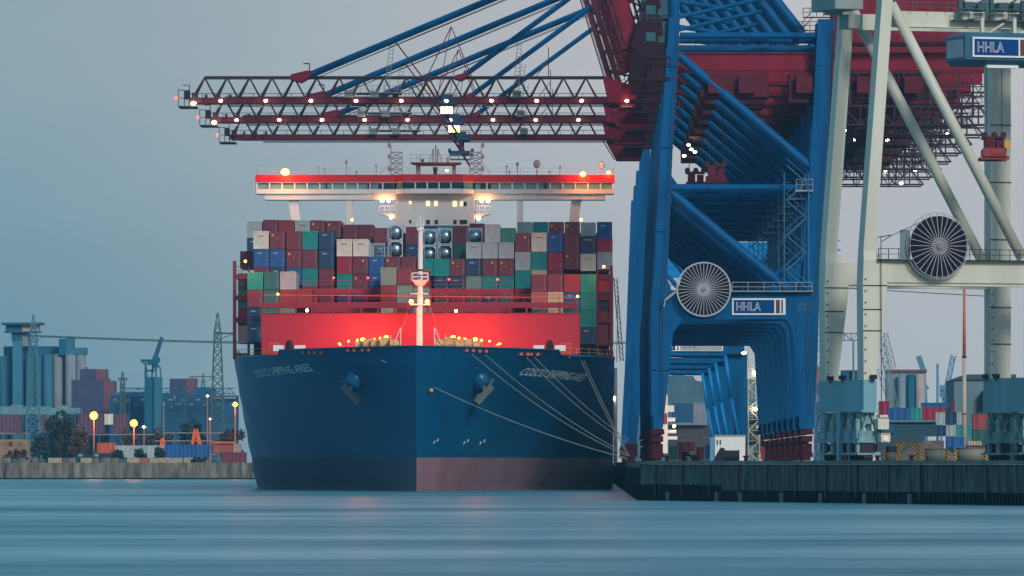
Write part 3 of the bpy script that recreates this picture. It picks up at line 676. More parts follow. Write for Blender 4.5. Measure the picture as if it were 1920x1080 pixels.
CL = [  # left px, top px, colour, layer, [sticker]   (front faces as they stand in the stacks)
 (463,415,'grey','D'),(463,446,'navy','D'),(493,412,'maroon','D'),(523,412.5,'redbrown','D'),(553,413,'grey','D',1),(582,413,'maroon','D',1),(612,414,'maroon','D',1),
 (450,471,'maroon','C'),
 (475,433,'white','B'),(506,433,'maroon','B',1),(537,433,'maroon','B'),(567,433,'teal','B'),(598,433,'navy','B'),
 (476,467,'blue','B'),(506,467,'blue','B'),(537,468,'maroon','B',1),(567,468,'maroon','B'),(598,468,'navy','B'),
 (476,501,'maroon','B'),(506,501,'navy','B'),(537,502,'blue','B'),(567,503,'teal','B'),(598,503,'maroon','B'),(567,537,'redbrown','B'),(598,537,'maroon','B'),
 (464,510,'teal','A'),(495,510,'darkteal','A'),(525.5,509,'grey','A'),(464,543,'maroon','A'),(494.5,543,'darkteal','A'),(525.5,543,'redbrown','A'),(556,543,'redbrown','A'),
 (464,576,'navy','A'),(464,609,'navy','A'),(494.5,576,'teal','A'),(525.5,576,'palegreen','A'),
 (446,512,'navy','A2'),(446,545,'teal','A2'),(446,578,'maroon','A2'),(446,611,'grey','A2'),
 (643,421,'maroon','D'),(672,421,'maroon','D'),(702,427,'maroon','C'),(702,460,'navy','C'),
 (631.5,448,'white','B'),(662,448,'white','B'),(694,456,'grey','C'),
 (632,481,'crimson','B'),(662,481,'maroon','B',2),(692,481,'blue','B'),(722,481,'maroon','B',1),(752,481,'maroon','B'),
 (632,514,'teal','B'),(662,514,'maroon','B',1),(692,514,'blue','B'),(632,547,'navy','B'),(662,547,'navy','B'),(692,547,'maroon','B'),
 (761,425,'maroon','C'),(761,458,'navy','C'),
 (714,501,'palegreen','A'),(744.5,501,'maroon','A'),(775,505,'redbrown','A'),(714,535,'redbrown','A'),(744.5,535,'palegreen','A'),(775,539,'palegreen','A'),(714,568,'cream','A'),(744.5,568,'redbrown','A'),(775,572,'grey','A'),
 (795,423,'blue','D'),(824,423,'teal','D'),(850,423,'maroon','C'),(880,419,'maroon','D'),(850,456,'darkgreen','C'),
 (909,420,'grey','B'),(938,427,'green','B'),
 (874,454,'grey','B',1),(904.5,454,'grey','B'),(935,454,'grey','B'),
 (784,485,'teal','B'),(814,485,'teal','B'),(844,485,'maroon','B',1),(874,485,'navy','B'),(904.5,485,'maroon','B',2),(935,485,'maroon','B',1),
 (814,518,'navy','B'),(844,518,'navy','B'),(874,518,'palegreen','B'),(904.5,518,'teal','B'),(935,518,'teal','B'),
 (814,551,'darkgreen','B'),(844,551,'maroon','B'),(874,551,'darkgreen','B'),(904.5,551,'navy','B'),(935,551,'darkteal','B'),
 (970,416,'grey','C'),(999.5,416,'teal','C'),(1029,416,'maroon','C',1),(1059,416,'maroon','C',1),(1089,417,'grey','C'),(1119.5,416,'blue','C'),
 (966,437,'maroon','B',2),(996.5,436,'white','B'),(1027,437,'blue','B'),(1058,439,'maroon','B'),(1089,442,'navy','B',2),(1120,447,'crimson','B'),
 (966,472,'grey','B'),(996.5,472,'teal','B'),(1027,473,'crimson','B'),(1058,473,'maroon','B',1),(1088.5,476,'white','B'),(1120,473,'grey','B'),
 (966,507,'teal','B'),(996.5,507,'cream','B'),(1027,508,'maroon','B'),
 (996.5,514,'maroon','A'),(1027,514,'maroon','A'),(1058,514,'redbrown','A'),(1088.5,514,'teal','A'),
 (996.5,547,'pink','A'),(1027,547,'cream','A'),(1058,547,'blue','A'),(1088.5,547.5,'teal','A'),(1121,549,'navy','A2'),
 (1088.5,580,'teal','A'),(1121,582,'maroon','A2'),(1088.5,613,'navy','A'),(1121,615,'maroon','A2'),(966,541,'redbrown','B'),
 (996.5,580,'darkteal','A'),(1027,580,'cream','A'),(1058,580,'darkteal','A'),(1121,516,'crimson','A2')]
TL = [(727,421,'C'),(727,452,'C'),(790,430,'C'),(790,461,'C'),(820,428,'C'),(820,459,'C'),(876,427,'C')]
ORD = ['', 'first', 'second', 'third', 'fourth', 'fifth', 'sixth', 'seventh', 'eighth', 'ninth', 'tenth', 'eleventh', 'twelfth', 'thirteenth', 'fourteenth', 'fifteenth', 'sixteenth',
       'seventeenth', 'eighteenth', 'nineteenth', 'twentieth', 'twenty-first', 'twenty-second', 'twenty-third', 'twenty-fourth', 'twenty-fifth']
allc = [(c[0], c[1], c[2], c[3], (c[4] if len(c) > 4 else 0)) for c in CL]+[(x, y, 'tank', l_, 0) for x, y, l_ in TL]
cols_ = {}
for c in allc:
    k = round((c[0]-463)/30.1)+2; cols_.setdefault(k, []).append(c)
GRP = "containers stacked on the ship's foredeck"
for k, cs in sorted(cols_.items()):
    cs.sort(key=lambda c: c[1])
    for r_, c in enumerate(cs):
        Y = LY[c[3]]; sY = F/Y; h = 2.62; 
        x = (c[0]-1100)/sY+CW/2; z1 = 4+(870-c[1])/sY; z = z1-h
        # a container directly below in the same layer fixes the height
        below = [q for q in cs if q[3] == c[3] and 24 < q[1]-c[1] < 37]
        if below: h = (below[0][1]-c[1])/sY-0.04; z = z1-h; h = round(h-0.03, 2)
        where = '%s column from the left, %s from the top' % (ORD[k], ORD[r_+1])
        if c[2] == 'tank':
            t_ = thing('tank_container', 'silver tank container in white frame, '+where, 'tank container', (x, Y, z), 0, 'tank containers in the stack')
            put('frame', TK[0], t_); put('tank', TK[1], t_)
        else:
            container(x, Y, z, c[2], h, 12.19, '%s %s container, %s' % (CN[c[2]], 'ribbed' if c[2] in RIB else 'door-end', where), GRP, 0, c[4])
# dark blocks under the stacks; the rear one is filler added against sky gaps
m1 = MB()
for (xa, xb, Y, zt_) in ((-24, 24, 1093, 25.5), (-27, 27, 1107.5, 33), (-27, 27, 1121.5, 33), (-27.5, 28.6, 1136, 41.0)): m1.box(SX+xa, SX+xb, Y+0.3, Y+11.5, 20, zt_)
m1.build('hatch_filler', mat('filler_dark', (44, 26, 34), 0.8), ship, SO)

# ------------------------------------------------------------------ mooring ropes
def rope(name, a, b, sag, label, r=0.055, group='mooring ropes at the bow'):
    a = Vector(a); b = Vector(b); mb = MB(); pts = []
    for k in range(15):
        t = k/14; p = a.lerp(b, t); p.z -= sag*4*t*(1-t); pts.append(p-a)
    for p, q in zip(pts, pts[1:]): mb.tube(p, q, r, n=5, cap=False)
    o = mb.build(name, ROPE); o.location = a; return tag(o, label, 'rope', group)
def hp(x, y, sgn=1):
    z = 4+(870-y)/12.75; b = abs((x-1100)/12.75-SX); return hull_pt(Yat(b, z), z, sgn, 0.3)
bol = (6.2, 1046, 5.0)
rope('mooring_rope', hp(718, 675, -1), (bol[0]-.2, bol[1]-3, 4.8), 1.3, 'longest mooring rope, slung from left of the stem across the whole bow', 0.07)
rope('mooring_rope', hp(880, 663), (bol[0]-.3, bol[1]-3, 5.2), 1.2, 'left rope of the pair from the fairlead above the anchor')
rope('mooring_rope', hp(905, 664), (bol[0], bol[1], 5.3), 1.0, 'right rope of the pair from the fairlead above the anchor')
rope('mooring_rope', hp(982, 668), (bol[0]-.3, bol[1]+2, 7.2), 0.8, 'left rope of the pair starting before the bow name')
rope('mooring_rope', hp(997, 667), (bol[0], bol[1]+3, 7.5), 0.6, 'right rope of the pair crossing the bow name')
rope('mooring_rope', hp(1086, 672), (bol[0], bol[1]+4, 5.1), 0.5, 'left one of the two steep ropes at the shoulder of the hull')
rope('mooring_rope', hp(1091, 672), (bol[0]+.2, bol[1]+5, 5.1), 0.4, 'right one of the two steep ropes at the shoulder of the hull')
MB().tube((0,0,0), (0,0,0.5), 0.3, n=12).tube((0,0,0.5), (0,0,0.75), 0.45, n=12)
bo = MB().tube((0,0,0), (0,0,0.6), 0.3, n=12).tube((0,0,0.6), (0,0,0.85), 0.45, n=12).build('mooring_bollard', BOGIE); bo.location = (6.6, 1046, H)
tag(bo, 'rust red mooring bollard on the quay edge where the bow ropes meet', 'bollard')
for x_, y_ in ((804, 732),):
    m1 = MB().ball((0,0,0), 0.33, 12, 8); o = m1.build('rope_float', YEL); o.location = hull_pt(Yat(abs((x_-1100)/12.75-SX), 14.8), 14.8, 1, 0.4)
    tag(o, 'small yellow float hanging on the bow beside the stem', 'float')

# ------------------------------------------------------------------ blue ship-to-shore cranes
CO = (22.0, 0.0, 0.3)                 # local origin: middle of the gauge, on the quay
GY = 11.0                             # the far side frame stands this much deeper
CACHE = {}
def cpart(key, name, m, parent, fn, smooth=False):
    if key not in CACHE:
        mb = MB(); fn(mb); CACHE[key] = mb.mesh(name, m, CO, smooth)
    return put(name, CACHE[key], parent)
def f_wleg(y):
    def f(b):
        b.loft([(9.7, 11.3, y-0.8, y+0.8, 5.4), (9.55, 13.0, y-0.9, y+0.9, 21.2), (9.8, 12.6, y-0.9, y+0.9, 25.6), (10.0, 11.9, y-0.85, y+0.85, 27.5), (10.95, 12.75, y-0.85, y+0.85, 47), (12.2, 13.8, y-0.8, y+0.8, 66)])
        b.tube((13.0, y, 66), (13.0, y, 88), 0.75, 0.6, 12)
    return f
def f_lleg(y):
    def f(b):
        b.loft([(31.2, 33.7, y-0.9, y+0.9, 5.4), (30.4, 34.3, y-1, y+1, 20.5), (31.6, 34.4, y-1, y+1, 26.5), (32.0, 34.5, y-1, y+1, 28), (33.2, 35.8, y-1, y+1, 46.5), (34.2, 36.7, y-1, y+1, 65.8)])
    return f
def f_portal(y):
    def f(b):
        b.prism([(12.0, 25.7), (12.0, 21.5), (12.9, 19.5), (14.2, 21.4), (29.5, 21.4), (30.7, 19.6), (32, 21.5), (32, 25.7)], y-0.95, y+0.95)
    return f
def f_sill(x0, x1):
    def f(b): b.box(x0, x1, -1.6, GY+1.6, 5.2, 7.2)
    return f
def f_bogie(x, y):
    def f(b):
        b.prism([(x-0.9, 5.2), (x+0.9, 5.2), (x+1.0, 4.4), (x-1.0, 4.4)], y-2.4, y+2.4)
        for e in (-1.8, 1.8):
            b.box(x-0.8, x+0.8, y+e-1.5, y+e+1.5, 3.3, 4.15); 
            for g in (-0.8, 0.8):
                b.box(x-0.75, x+0.75, y+e+g-0.65, y+e+g+0.65, 1.6, 3.0)
                b.box(x-0.3, x+0.3, y+e+g-0.15, y+e+g+0.15, 2.9, 3.4)
                for q in (-0.33, 0.33): b.tube((x-0.55, y+e+g+q, 0.85), (x+0.55, y+e+g+q, 0.85), 0.32, n=10)
                b.box(x-0.9, x+0.9, y+e+g-0.6, y+e+g+0.6, 1.0, 1.65)
    return f
def truss(b, x0, x1, y, z0, z1, bay, w_=0.25, yw=None):
    n = max(1, round(abs(x1-x0)/bay)); ys = (y,) if yw is None else (y, y+yw)
    for yy in ys:
        b.bar((x0, yy, z0), (x1, yy, z0), w_); b.bar((x0, yy, z1), (x1, yy, z1), w_)
        for k in range(n):
            a = x0+(x1-x0)*k/n; c = x0+(x1-x0)*(k+1)/n
            b.bar((a, yy, z0), (a, yy, z1), w_*0.6); b.bar((a, yy, z0 if k % 2 else z1), (c, yy, z1 if k % 2 else z0), w_*0.6)
    if yw:
        for k in range(n+1): a = x0+(x1-x0)*k/n; b.bar((a, y, z0), (a, y+yw, z0), w_*0.6)
B0, B1 = 5.5, -64.2; ZL, ZU = 58.9, 62.7; YB = (3.0, 8.0); YM = 5.5
def f_boom(b):                        # triangular lattice boom: one top chord, two bottom girders
    for y in YB: b.box(B1, B0+1, y-0.28, y+0.28, ZL-0.45, ZL+0.45)
    for x in range(-64, 6, 9): b.box(x, x+0.6, YB[0], YB[1], ZL-0.3, ZL+0.3)
def f_lattice(b):
    b.tube((-62, YM, ZU), (3.5, YM, ZU), 0.28, n=8)
    n = 18; dx = (3.5+62)/n
    for k in range(n):
        xt = -62+dx*k
        for y in YB:
            b.tube((xt, YM, ZU), (xt+dx/2, y, ZL+0.4), 0.13, n=6, cap=False); b.tube((xt, YM, ZU), (xt-dx/2, y, ZL+0.4), 0.16, n=6, cap=False)
        b.bar((xt+dx/2, YB[0], ZL), (xt+dx/2, YB[1], ZL), 0.25)
def f_boomwalk(b):
    b.box(B1+2, B0, YB[0]-1.5, YB[0]-0.4, ZL-0.75, ZL-0.68); b.rail((B1, YB[0]-1.5, ZL-0.7), (B0, YB[0]-1.5, ZL-0.7), 1.75, 2.0, 0.09)
    b.bar((B1+6, YB[0]-0.6, ZL-0.95), (B0, YB[0]-0.6, ZL-0.95), 0.2)
def f_tip(b):
    b.box(B1-1.9, B1+1.0, YB[0]-1.2, YB[1]+0.5, ZL-1.15, ZL-0.95); b.rail((B1-1.9, YB[0]-1.2, ZL-1.0), (B1-0.9, YB[0]-1.2, ZL-1.0), 2.6, 2.0, 0.12)
    b.bar((B1-1.9, YB[0]-1.2, ZL-1), (B1-1.9, YB[0]-1.2, ZL+1.7), 0.12); b.bar((B1-0.1, YB[0]-1.2, ZL-1), (B1-0.1, YB[0]-1.2, ZL+2.4), 0.14); b.bar((B1-1.2, YB[0]-1.2, ZL+2.4), (B1-0.1, YB[0]-1.2, ZL+2.4), 0.12)
    b.box(B1-0.9, B1-0.1, YB[0]-1, YB[0]+1.5, ZL+0.2, ZL+1.6); b.box(B1+0.3, B1+1.2, YB[0]-1, YB[0]+1, ZL+0.2, ZL+1.2)
def f_jb(b):
    for x in (2.4, 4.5, 6.3): b.box(B1+x, B1+x+0.45, YB[0]-1.5, YB[0]-1.2, ZL+0.3, ZL+0.9)
def f_boxboom(b):                     # plate-girder boom of the raised ones
    for y in YB:
        b.box(B1, B0, y-0.35, y+0.35, ZL-0.7, ZL+2.1)
    for x in range(-62, 4, 4): b.box(x, x+0.3, YB[0]+0.4, YB[1]-0.4, ZL-0.2, ZL+0.2); b.bar((x, YB[0]+0.3, ZL), (x+4, YB[1]-0.3, ZL), 0.2)
    b.tube((-60, YM, ZL+3.8), (3, YM, ZL+3.8), 0.22, n=6)
    for x in range(-60, 2, 4):
        for y in YB: b.bar((x, YM, ZL+3.8), (x+2, y, ZL+2.0), 0.18); b.bar((x, YM, ZL+3.8), (x-2, y, ZL+2.0), 0.18)
def f_boxwalk(b):
    b.box(B1+2, B0, YB[0]-1.4, YB[0]-0.5, ZL-0.75, ZL-0.65); b.rail((B1, YB[0]-1.5, ZL-0.7), (B0, YB[0]-1.5, ZL-0.7), 1.3, 2.0, 0.1)
    for x in range(-60, 3, 6): b.box(x, x+4.8, YB[0]-0.5, YB[0]-0.38, ZL-0.25, ZL+0.02)
def f_girder(b):
    for y in (YB[0]-0.6, YB[1]): b.box(13.5, 60.5, y, y+0.6, 58.4, 61.0)
    b.box(13.5, 60.5, YB[0]-0.75, YB[0]-0.6, 58.0, 58.25)
    for x in range(15, 60, 3): b.box(x, x+0.12, YB[0]-0.68, YB[0]-0.6, 58.45, 60.9)
    b.box(13.5, 60.5, YB[0]-0.9, YB[0]-0.6, 60.85, 61.05)
    for x in range(16, 60, 6): b.box(x, x+0.5, YB[0], YB[1], 58.8, 59.6)
def f_lower(b):
    truss(b, 38, 60.5, -0.8, 50.2, 53.0, 2.4, 0.22, 2.2); truss(b, 40, 60.5, 9.5, 50.2, 55.5, 3.0, 0.25)
    b.rail((38, -0.9, 53.0), (60.5, -0.9, 53.0), 1.1, 2.0, 0.07)
    for x in range(39, 61, 4): b.bar((x, 0.0, 53.0), (x, 1.6, 58.4), 0.28)
    b.box(38, 60.5, -0.6, 1.2, 50.1, 50.2); b.box(22, 60.5, 3.4, 4.4, 56.0, 56.1); truss(b, 22, 38, 8.5, 53.5, 56.5, 2.2, 0.2)
    truss(b, 36, 60.5, 1.5, 54.5, 58.0, 2.0, 0.2)
def f_under(b):
    b.box(17, 27, 1, 10, 54.4, 58.0); b.box(30, 36, 1, 9, 53.6, 58.0); b.box(38, 52, 2, 9, 55.6, 58.0)
    b.prism([(44, 55.5), (56, 55.5), (54, 53.4), (46, 53.4)], 2, 9)
    for x in (18, 22.5, 31, 40, 47): b.box(x, x+2.4, -0.6, 0.9, 54.9, 57.4)
def f_house(b):
    b.box(37.5, 56, 0.5, 10.5, 62.4, 69.2); b.box(37.2, 56.3, 0.2, 10.8, 69.2, 69.5)
    for x in range(38, 56, 2): b.box(x, x+0.15, 0.38, 0.5, 62.5, 69.0)
def f_housewalk(b):
    b.box(35.5, 58, -1.0, 0.4, 62.0, 62.15); b.rail((35.5, -1.0, 62.1), (58, -1.0, 62.1), 1.2, 1.5, 0.09)
    b.rail((14, 1.0, 61.1), (35, 1.0, 61.1), 1.2, 2.0, 0.08)
    b.rail((32.0, -1.2, 66.2), (37.0, -1.2, 66.2), 1.2, 1.0, 0.1); b.box(32, 37.4, -1.3, 0, 66.0, 66.12)
    b.bar((31.2, -1.2, 63.4), (33.5, -1.2, 66.2), 0.12); b.bar((31.2, -1.2, 64.4), (33.5, -1.2, 67.2), 0.1)
def f_hinge(b):
    for y in (YB[0]-0.5, YB[1]+0.1):
        b.prism([(2.6, 62.9), (7.0, 61.4), (8.5, 61.4), (10.2, 62.9), (10.6, 58.2), (9.6, 54.7), (5.4, 54.7), (3.6, 58.0)], y, y+0.4)
    b.box(5.4, 9.8, YB[0]-0.3, YB[1]+0.3, 54.9, 57.0); b.bar((2.9, YB[0]-0.8, 58.2), (5.0, YB[0]-0.8, 54.7), 0.2)
    b.box(2.9, 10.4, YB[0]-0.9, YB[0]-0.5, 58.5, 58.75)
def f_block(b):
    b.box(9.0, 12.6, -0.5, 3.0, 57.2, 60.6); b.box(8.0, 9.0, 0, 2.6, 57.6, 59.4); b.box(6.8, 12.4, -1.0, 3.5, 56.7, 57.2)
    b.rail((6.9, -1.0, 57.2), (9.0, -1.0, 57.2), 2.6, 1.0, 0.1); b.rail((9.6, -1.0, 58.2), (12.4, -1.0, 58.2), 2.0, 2.8, 0.1)
    b.prism([(6.5, 62.0), (8.5, 68.5), (10.8, 70), (11.5, 60.6), (8.2, 60.6)], 0.2, 0.8)
def f_mach(b):
    for i, (a, c) in enumerate(((62, 65.5), (66, 70), (70.6, 74))):
        b.box(8.3+i*0.1, 12.1, 0.5, 6.5, a, c); b.rail((7.9, 0.2, c), (12.2, 0.2, c), 1.1, 1.0, 0.09); b.box(8.8, 10.2, 0.1, 0.5, a+0.6, a+1.9); b.box(10.6, 11.6, 0.2, 0.5, a+0.4, a+1.4)
def braces(y):
    def f(b):
        b.tube((12.6, y, 40.1), (29.6, y, 26.0), 0.68, n=12); b.tube((12.4, y, 40.9), (33.2, y, 40.9), 0.55, n=12)
        b.tube((13.5, y, 60.6), (33.9, y, 43.3), 0.68, n=12)
        b.tube((13.8, y, 63.4), (34.6, y, 63.4), 0.5, n=12)
        b.prism([(12.3, 43.0), (13.6, 41.2), (12.3, 38.3)], y-0.3, y+0.3); b.prism([(33.4, 45.8), (32.2, 42.2), (33.0, 38.8)], y-0.3, y+0.3)
        b.prism([(27.4, 28.3), (32.5, 30.2), (32.5, 25.6), (27.4, 25.6)], y-0.25, y+0.25)
    return f
def f_back(b):
    for y in (2.5, GY-1): b.tube((13.0, y, 88), (32.0, y, 63.8), 0.75, n=12)
    b.tube((13.0, 0, 88), (13.0, GY, 88), 0.8, n=10); b.tube((13.0, 0, 75), (24.5, 2.5, 73.4), 0.4, n=8); b.tube((13.0, 0, 66), (27.5, 2.5, 69.4), 0.3, n=8)
    b.tube((13.0, GY, 62), (34.5, GY, 62), 0.35, n=8)
def f_crosst(b):
    for x, z in ((12.9, 66), (35.3, 65), (11.8, 41), (33.4, 41)): b.tube((x, 0, z), (x, GY, z), 0.5, n=10)
    b.box(12.8, 34, 0.4, 1.6, 25.5, 25.75)
def f_walk(b):
    b.box(13.0, 33.5, -2.1, -0.95, 25.45, 25.6); b.rail((21.5, -2.1, 25.6), (33.3, -2.1, 25.6), 1.25, 2.0, 0.09)
def f_walk2(b):
    b.rail((31.0, -1.4, 40.5), (33.4, -1.4, 40.5), 1.6, 0.8, 0.08); b.box(30.8, 33.5, -1.6, -1, 40.3, 40.5)
def f_stair(b):
    z = 26.0; k = 0
    while z < 43:
        a, c = (29.5, 32.5) if k % 2 else (32.5, 29.5)
        b.bar((a, -1.5, z), (c, -1.5, z+2.6), 0.16); b.bar((a, -1.5, z+1.0), (c, -1.5, z+3.6), 0.08); b.box(min(a, c)-0.5, min(a, c)+0.3, -1.9, -1, z-0.05, z+0.05); z += 2.6; k += 1
    for x in (29.2, 32.8): b.bar((x, -1.7, 25.6), (x, -1.7, 43), 0.14)
def f_stays(b):
    for y in YB:
        b.tube((-46.7, y, 62.4), (13, y, 87.3), 0.40, n=8); b.tube((-20.5, y, 62.6), (13, y, 87.3), 0.3, n=8)
    for x, z in ((-31.4, 68.8), (-5, 79.8)): b.bar((x, YB[0], z), (x, YB[1], z), 0.5)
def f_cables(b):
    for dz in (0.9, 1.25): b.tube((-44, YM, 62.6), (13, YM, 87.3-dz), 0.06, n=5, cap=False)
    b.bar((-31.4, YM, 69), (-26.6, YM, 62.7), 0.22); b.bar((-26.6, YB[0], 62.7), (-21.0, YB[0], 53.6), 0.36)
    b.bar((-22.0, YM, 71), (-26, YM, 62.7), 0.16); b.bar((-22, YM, 71), (-18.6, YM, 62.7), 0.16); b.bar((-22.0, YM, 71), (-24.2, YB[0], 59.3), 0.12)
    b.bar((-6.2, YM, 62.7), (-6.2, YM, 67.6), 0.14); b.bar((-6.2, YM, 65.4), (-8.2, YM, 63), 0.12)
    b.bar((-45, YM, 62.7), (-45, YM, 65.0), 0.16); b.bar((-45, YM, 65.0), (-46, YM, 65.0), 0.2)
def f_gusset(b):
    for x, k in ((-46.6, .8), (-20.5, .5)): b.prism([(x-1.9*k, 62.7-.4*k), (x-1.6*k, 62.7+.5*k), (x+1.6*k, 62.7+1.3*k), (x+2.8*k, 62.7+1.2*k), (x+2.4*k, 62.7+.2*k), (x+0.3*k, 62.7-1.0*k)], YM-3, YM+3)
def f_ladd(b):
    for (x0, z0, x1, z1) in ((-33, 62.8, -31.8, 69.6), (-12, 62.8, -11.2, 69)): 
        for e in (0, 0.7): b.bar((x0+e, YM-1, z0-4), (x1+e, YM-1, z1-0.5), 0.09)
        for k in range(16): t = k/16; b.bar((x0+(x1-x0)*t, YM-1, z0-4+(z1-z0+3.5)*t), (x0+0.7+(x1-x0)*t, YM-1, z0-4+(z1-z0+3.5)*t), 0.08)
    for x in (-35, -39.2, -12): b.box(x, x+1.4, YB[0]-1.5, YB[0]-0.9, ZL+0.4, ZL+1.5)
    b.box(-37.5, -30, YB[0]-1.3, YB[1], ZL+1.1, ZL+1.25); b.rail((-37.5, YB[0]-1.3, ZL+1.2), (-30, YB[0]-1.3, ZL+1.2), 1.1, 0.9, 0.07)
DETAILS = {}
def crane(Y, mode, label, idx, spread=False):
    root = thing('gantry_crane', label, 'crane', (CO[0], Y, H), 0, 'blue and red gantry cranes along the berth')
    for k, y in (('n', 0), ('f', GY)):
        cpart('wl'+k, 'leg', BLUE, root, f_wleg(y)); cpart('ll'+k, 'leg', BLUE, root, f_lleg(y)); cpart('po'+k, 'portal_beam', BLUE, root, f_portal(y))
        cpart('br'+k, 'brace', BLUE, root, braces(y), True)
        cpart('bw'+k, 'bogie', BOGIE, root, f_bogie(10.5, y)); cpart('bl'+k, 'bogie', BOGIE, root, f_bogie(32.5, y))
    cpart('s1', 'sill_beam', BLUE, root, f_sill(9.8, 11.2)); cpart('s2', 'sill_beam', BLUE, root, f_sill(31.4, 33.6))
    cpart('bk', 'backstay', BLUE, root, f_back, True); cpart('ct', 'cross_tie', BLUE, root, f_crosst, True)
    cpart('wk', 'walkway', GALV, root, f_walk); cpart('wk2', 'inspection_platform', GALV, root, f_walk2); cpart('st', 'stairs', mat('stair_teal', (40, 104, 140), 0.6), root, f_stair)
    cpart('gd', 'girder', RED, root, f_girder); cpart('lo', 'service_gangway', DARK, root, f_lower); cpart('un', 'hoist_frame', DRED, root, f_under)
    cpart('ho', 'machinery_house', RED, root, f_house); cpart('hw', 'house_railing', DARK, root, f_housewalk)
    cpart('bl', 'hinge_block', mat('block_dark', (52, 24, 40), 0.7, spec=0.15), root, f_block); cpart('mc', 'electrical_room', mat('room_teal', (28, 86, 100), 0.6, var=0.3), root, f_mach)
    if mode == 'down':
        cpart('hi', 'hinge_plate', RED, root, f_hinge)
        bm = cpart('bo', 'boom', TRUSS, root, f_boom); cpart('blt', 'boom_lattice', LATT, bm, f_lattice); cpart('bwk', 'boom_walkway', DARK, bm, f_boomwalk); cpart('tp', 'tip_platform', DARK, bm, f_tip)
        cpart('jb', 'junction_box', DARK, bm, f_jb)
        cpart('gu', 'stay_bracket', RED, bm, f_gusset); cpart('la', 'ladder', mat('ladder_grey', (128, 136, 142), 0.6), bm, f_ladd)
        cpart('fs', 'forestay', BLUE, root, f_stays, True); cpart('ca', 'stay_strut', TRUSS, root, f_cables)
        cpart('rl', 'warning_light', GLOW_R, bm, lambda b: b.ball((B1-2.2, YB[0]-1.2, ZL+0.3), 0.25, 8, 6))
        if not spread:
            for k in range(10):
                x = -59.2+k*7.3-(0.6 if idx == 5 else 0)
                if k == 0 and idx == 3: pass
                lp = cpart('lp%d' % (k if idx == 3 else k+20), 'boom_lamp', GLOW_W, bm, lambda b: b.ball((x, YB[0]-1.7, ZL-0.15), 0.30, 8, 6, 0.7))
                cpart('ls%d' % (k if idx == 3 else k+20), 'lamp_shade', mat('lamp_plate', (210, 200, 180), 0.5), lp, lambda b: b.box(x-0.9, x+0.9, YB[0]-1.6, YB[0]-0.6, ZL-1.12, ZL-1.04))
            cpart('tl', 'boom_lamp', GLOW_W, bm, lambda b: b.ball((B1+0.6, YB[0]-1.6, ZL-0.55), 0.42, 8, 6, 0.7))
        # trolley with cabin
        X = -22.6
        def tr(b):
            b.box(X-1.5, X+1.5, YB[0]-1.7, YB[1]+0.6, ZL-0.7, ZL+0.1); b.box(X-0.9, X+0.9, YB[0]-1.8, YB[0]+1, ZL, ZL+0.9); b.box(X-0.3, X+0.3, YB[0]-1.5, YB[0], ZL-1.2, ZL-0.6)
            b.rail((X-1.7, YB[0]-1.8, ZL-0.7), (X+1.7, YB[0]-1.8, ZL-0.7), 1.4, 0.8, 0.08)
        tro = cpart('tr', 'trolley', mat('trolley_blue', (10, 60, 96), 0.5), root, tr)
        if spread:
            def sp(b):
                b.box(X-0.5, X+0.5, 3, 6, ZL-2.4, ZL-0.7); b.box(X-2.1, X+2.1, 1, 9, ZL-3.2, ZL-2.6); b.box(X-1.9, X+1.9, 1.2, 1.6, ZL-4.3, ZL-4.05)
                for e in (-1.9, -0.5, 0.5, 1.8): b.bar((X+e, 1.3, ZL-3.2), (X+e, 1.3, ZL-4.2), 0.12)
                b.box(X-2.3, X-1.8, 1, 2, ZL-2.9, ZL-2.2); b.box(X+1.8, X+2.3, 1, 2, ZL-2.9, ZL-2.2)
            cpart('sp', 'spreader', mat('trolley_blue', (0, 0, 0)), tro, sp)
        else:
            cpart('cb', 'cabin_frame', mat('trolley_blue', (0, 0, 0)), tro, lambda b: [b.box(X-1.15+e*0.7, X-1.05+e*0.7, YB[0]-2.0, YB[0]-1.9, ZL-2.3, ZL-1.0) for e in range(4)]+[b.box(X-1.1, X+1.1, YB[0]-1.9, YB[0]+1, ZL-2.4, ZL-2.25)])
            cpart('cl', 'lit_cabin', emis('cabin_light', (255, 226, 160), 3), tro, lambda b: [b.box(X-1.0, X+1.0, YB[0]-1.85, YB[0]-0.5, ZL-2.2, ZL-1.7), b.box(X-1.0, X+1.0, YB[0]-1.85, YB[0]-0.5, ZL-1.5, ZL-1.15)])
    else:
        ang = {'up': R(73), 'lat': R(73)}[mode]
        piv = Matrix.Translation(Vector((7.6-CO[0], 0, 60.0-CO[2]))) @ Matrix.Rotation(ang, 4, 'Y') @ Matrix.Translation(-Vector((7.6-CO[0], 0, 60.0-CO[2])))
        bm = cpart('bo' if mode == 'lat' else 'bx', 'boom', TRUSS if mode == 'lat' else RED, root, f_boom if mode == 'lat' else f_boxboom); bm.matrix_local = piv
        if mode == 'lat': cpart('blt', 'boom_lattice', LATT, bm, f_lattice)
        w1 = cpart('bwk' if mode == 'lat' else 'bxw', 'boom_walkway', DARK, bm, f_boomwalk if mode == 'lat' else f_boxwalk)
    return root
P0 = 32.0
names = {0: ('up', 'nearest blue gantry crane, with HHLA sign and big cable reel, red boom raised'),
         1: ('up', 'second blue gantry crane from the camera, red boom raised'), 2: ('up', 'third blue gantry crane from the camera, red boom raised'),
         3: ('down', 'blue gantry crane with the highest lowered boom, reaching farthest left over the ship'), 4: ('lat', 'blue gantry crane whose raised lattice boom leans behind the hinge plates'),
         5: ('down', 'blue gantry crane with the middle one of the three lowered booms'), 6: ('lat', 'blue gantry crane with raised boom between the two lowest lowered booms'),
         7: ('down', 'blue gantry crane with the lowest boom, unlit, spreader hanging over the ship bridge')}
cr = {}
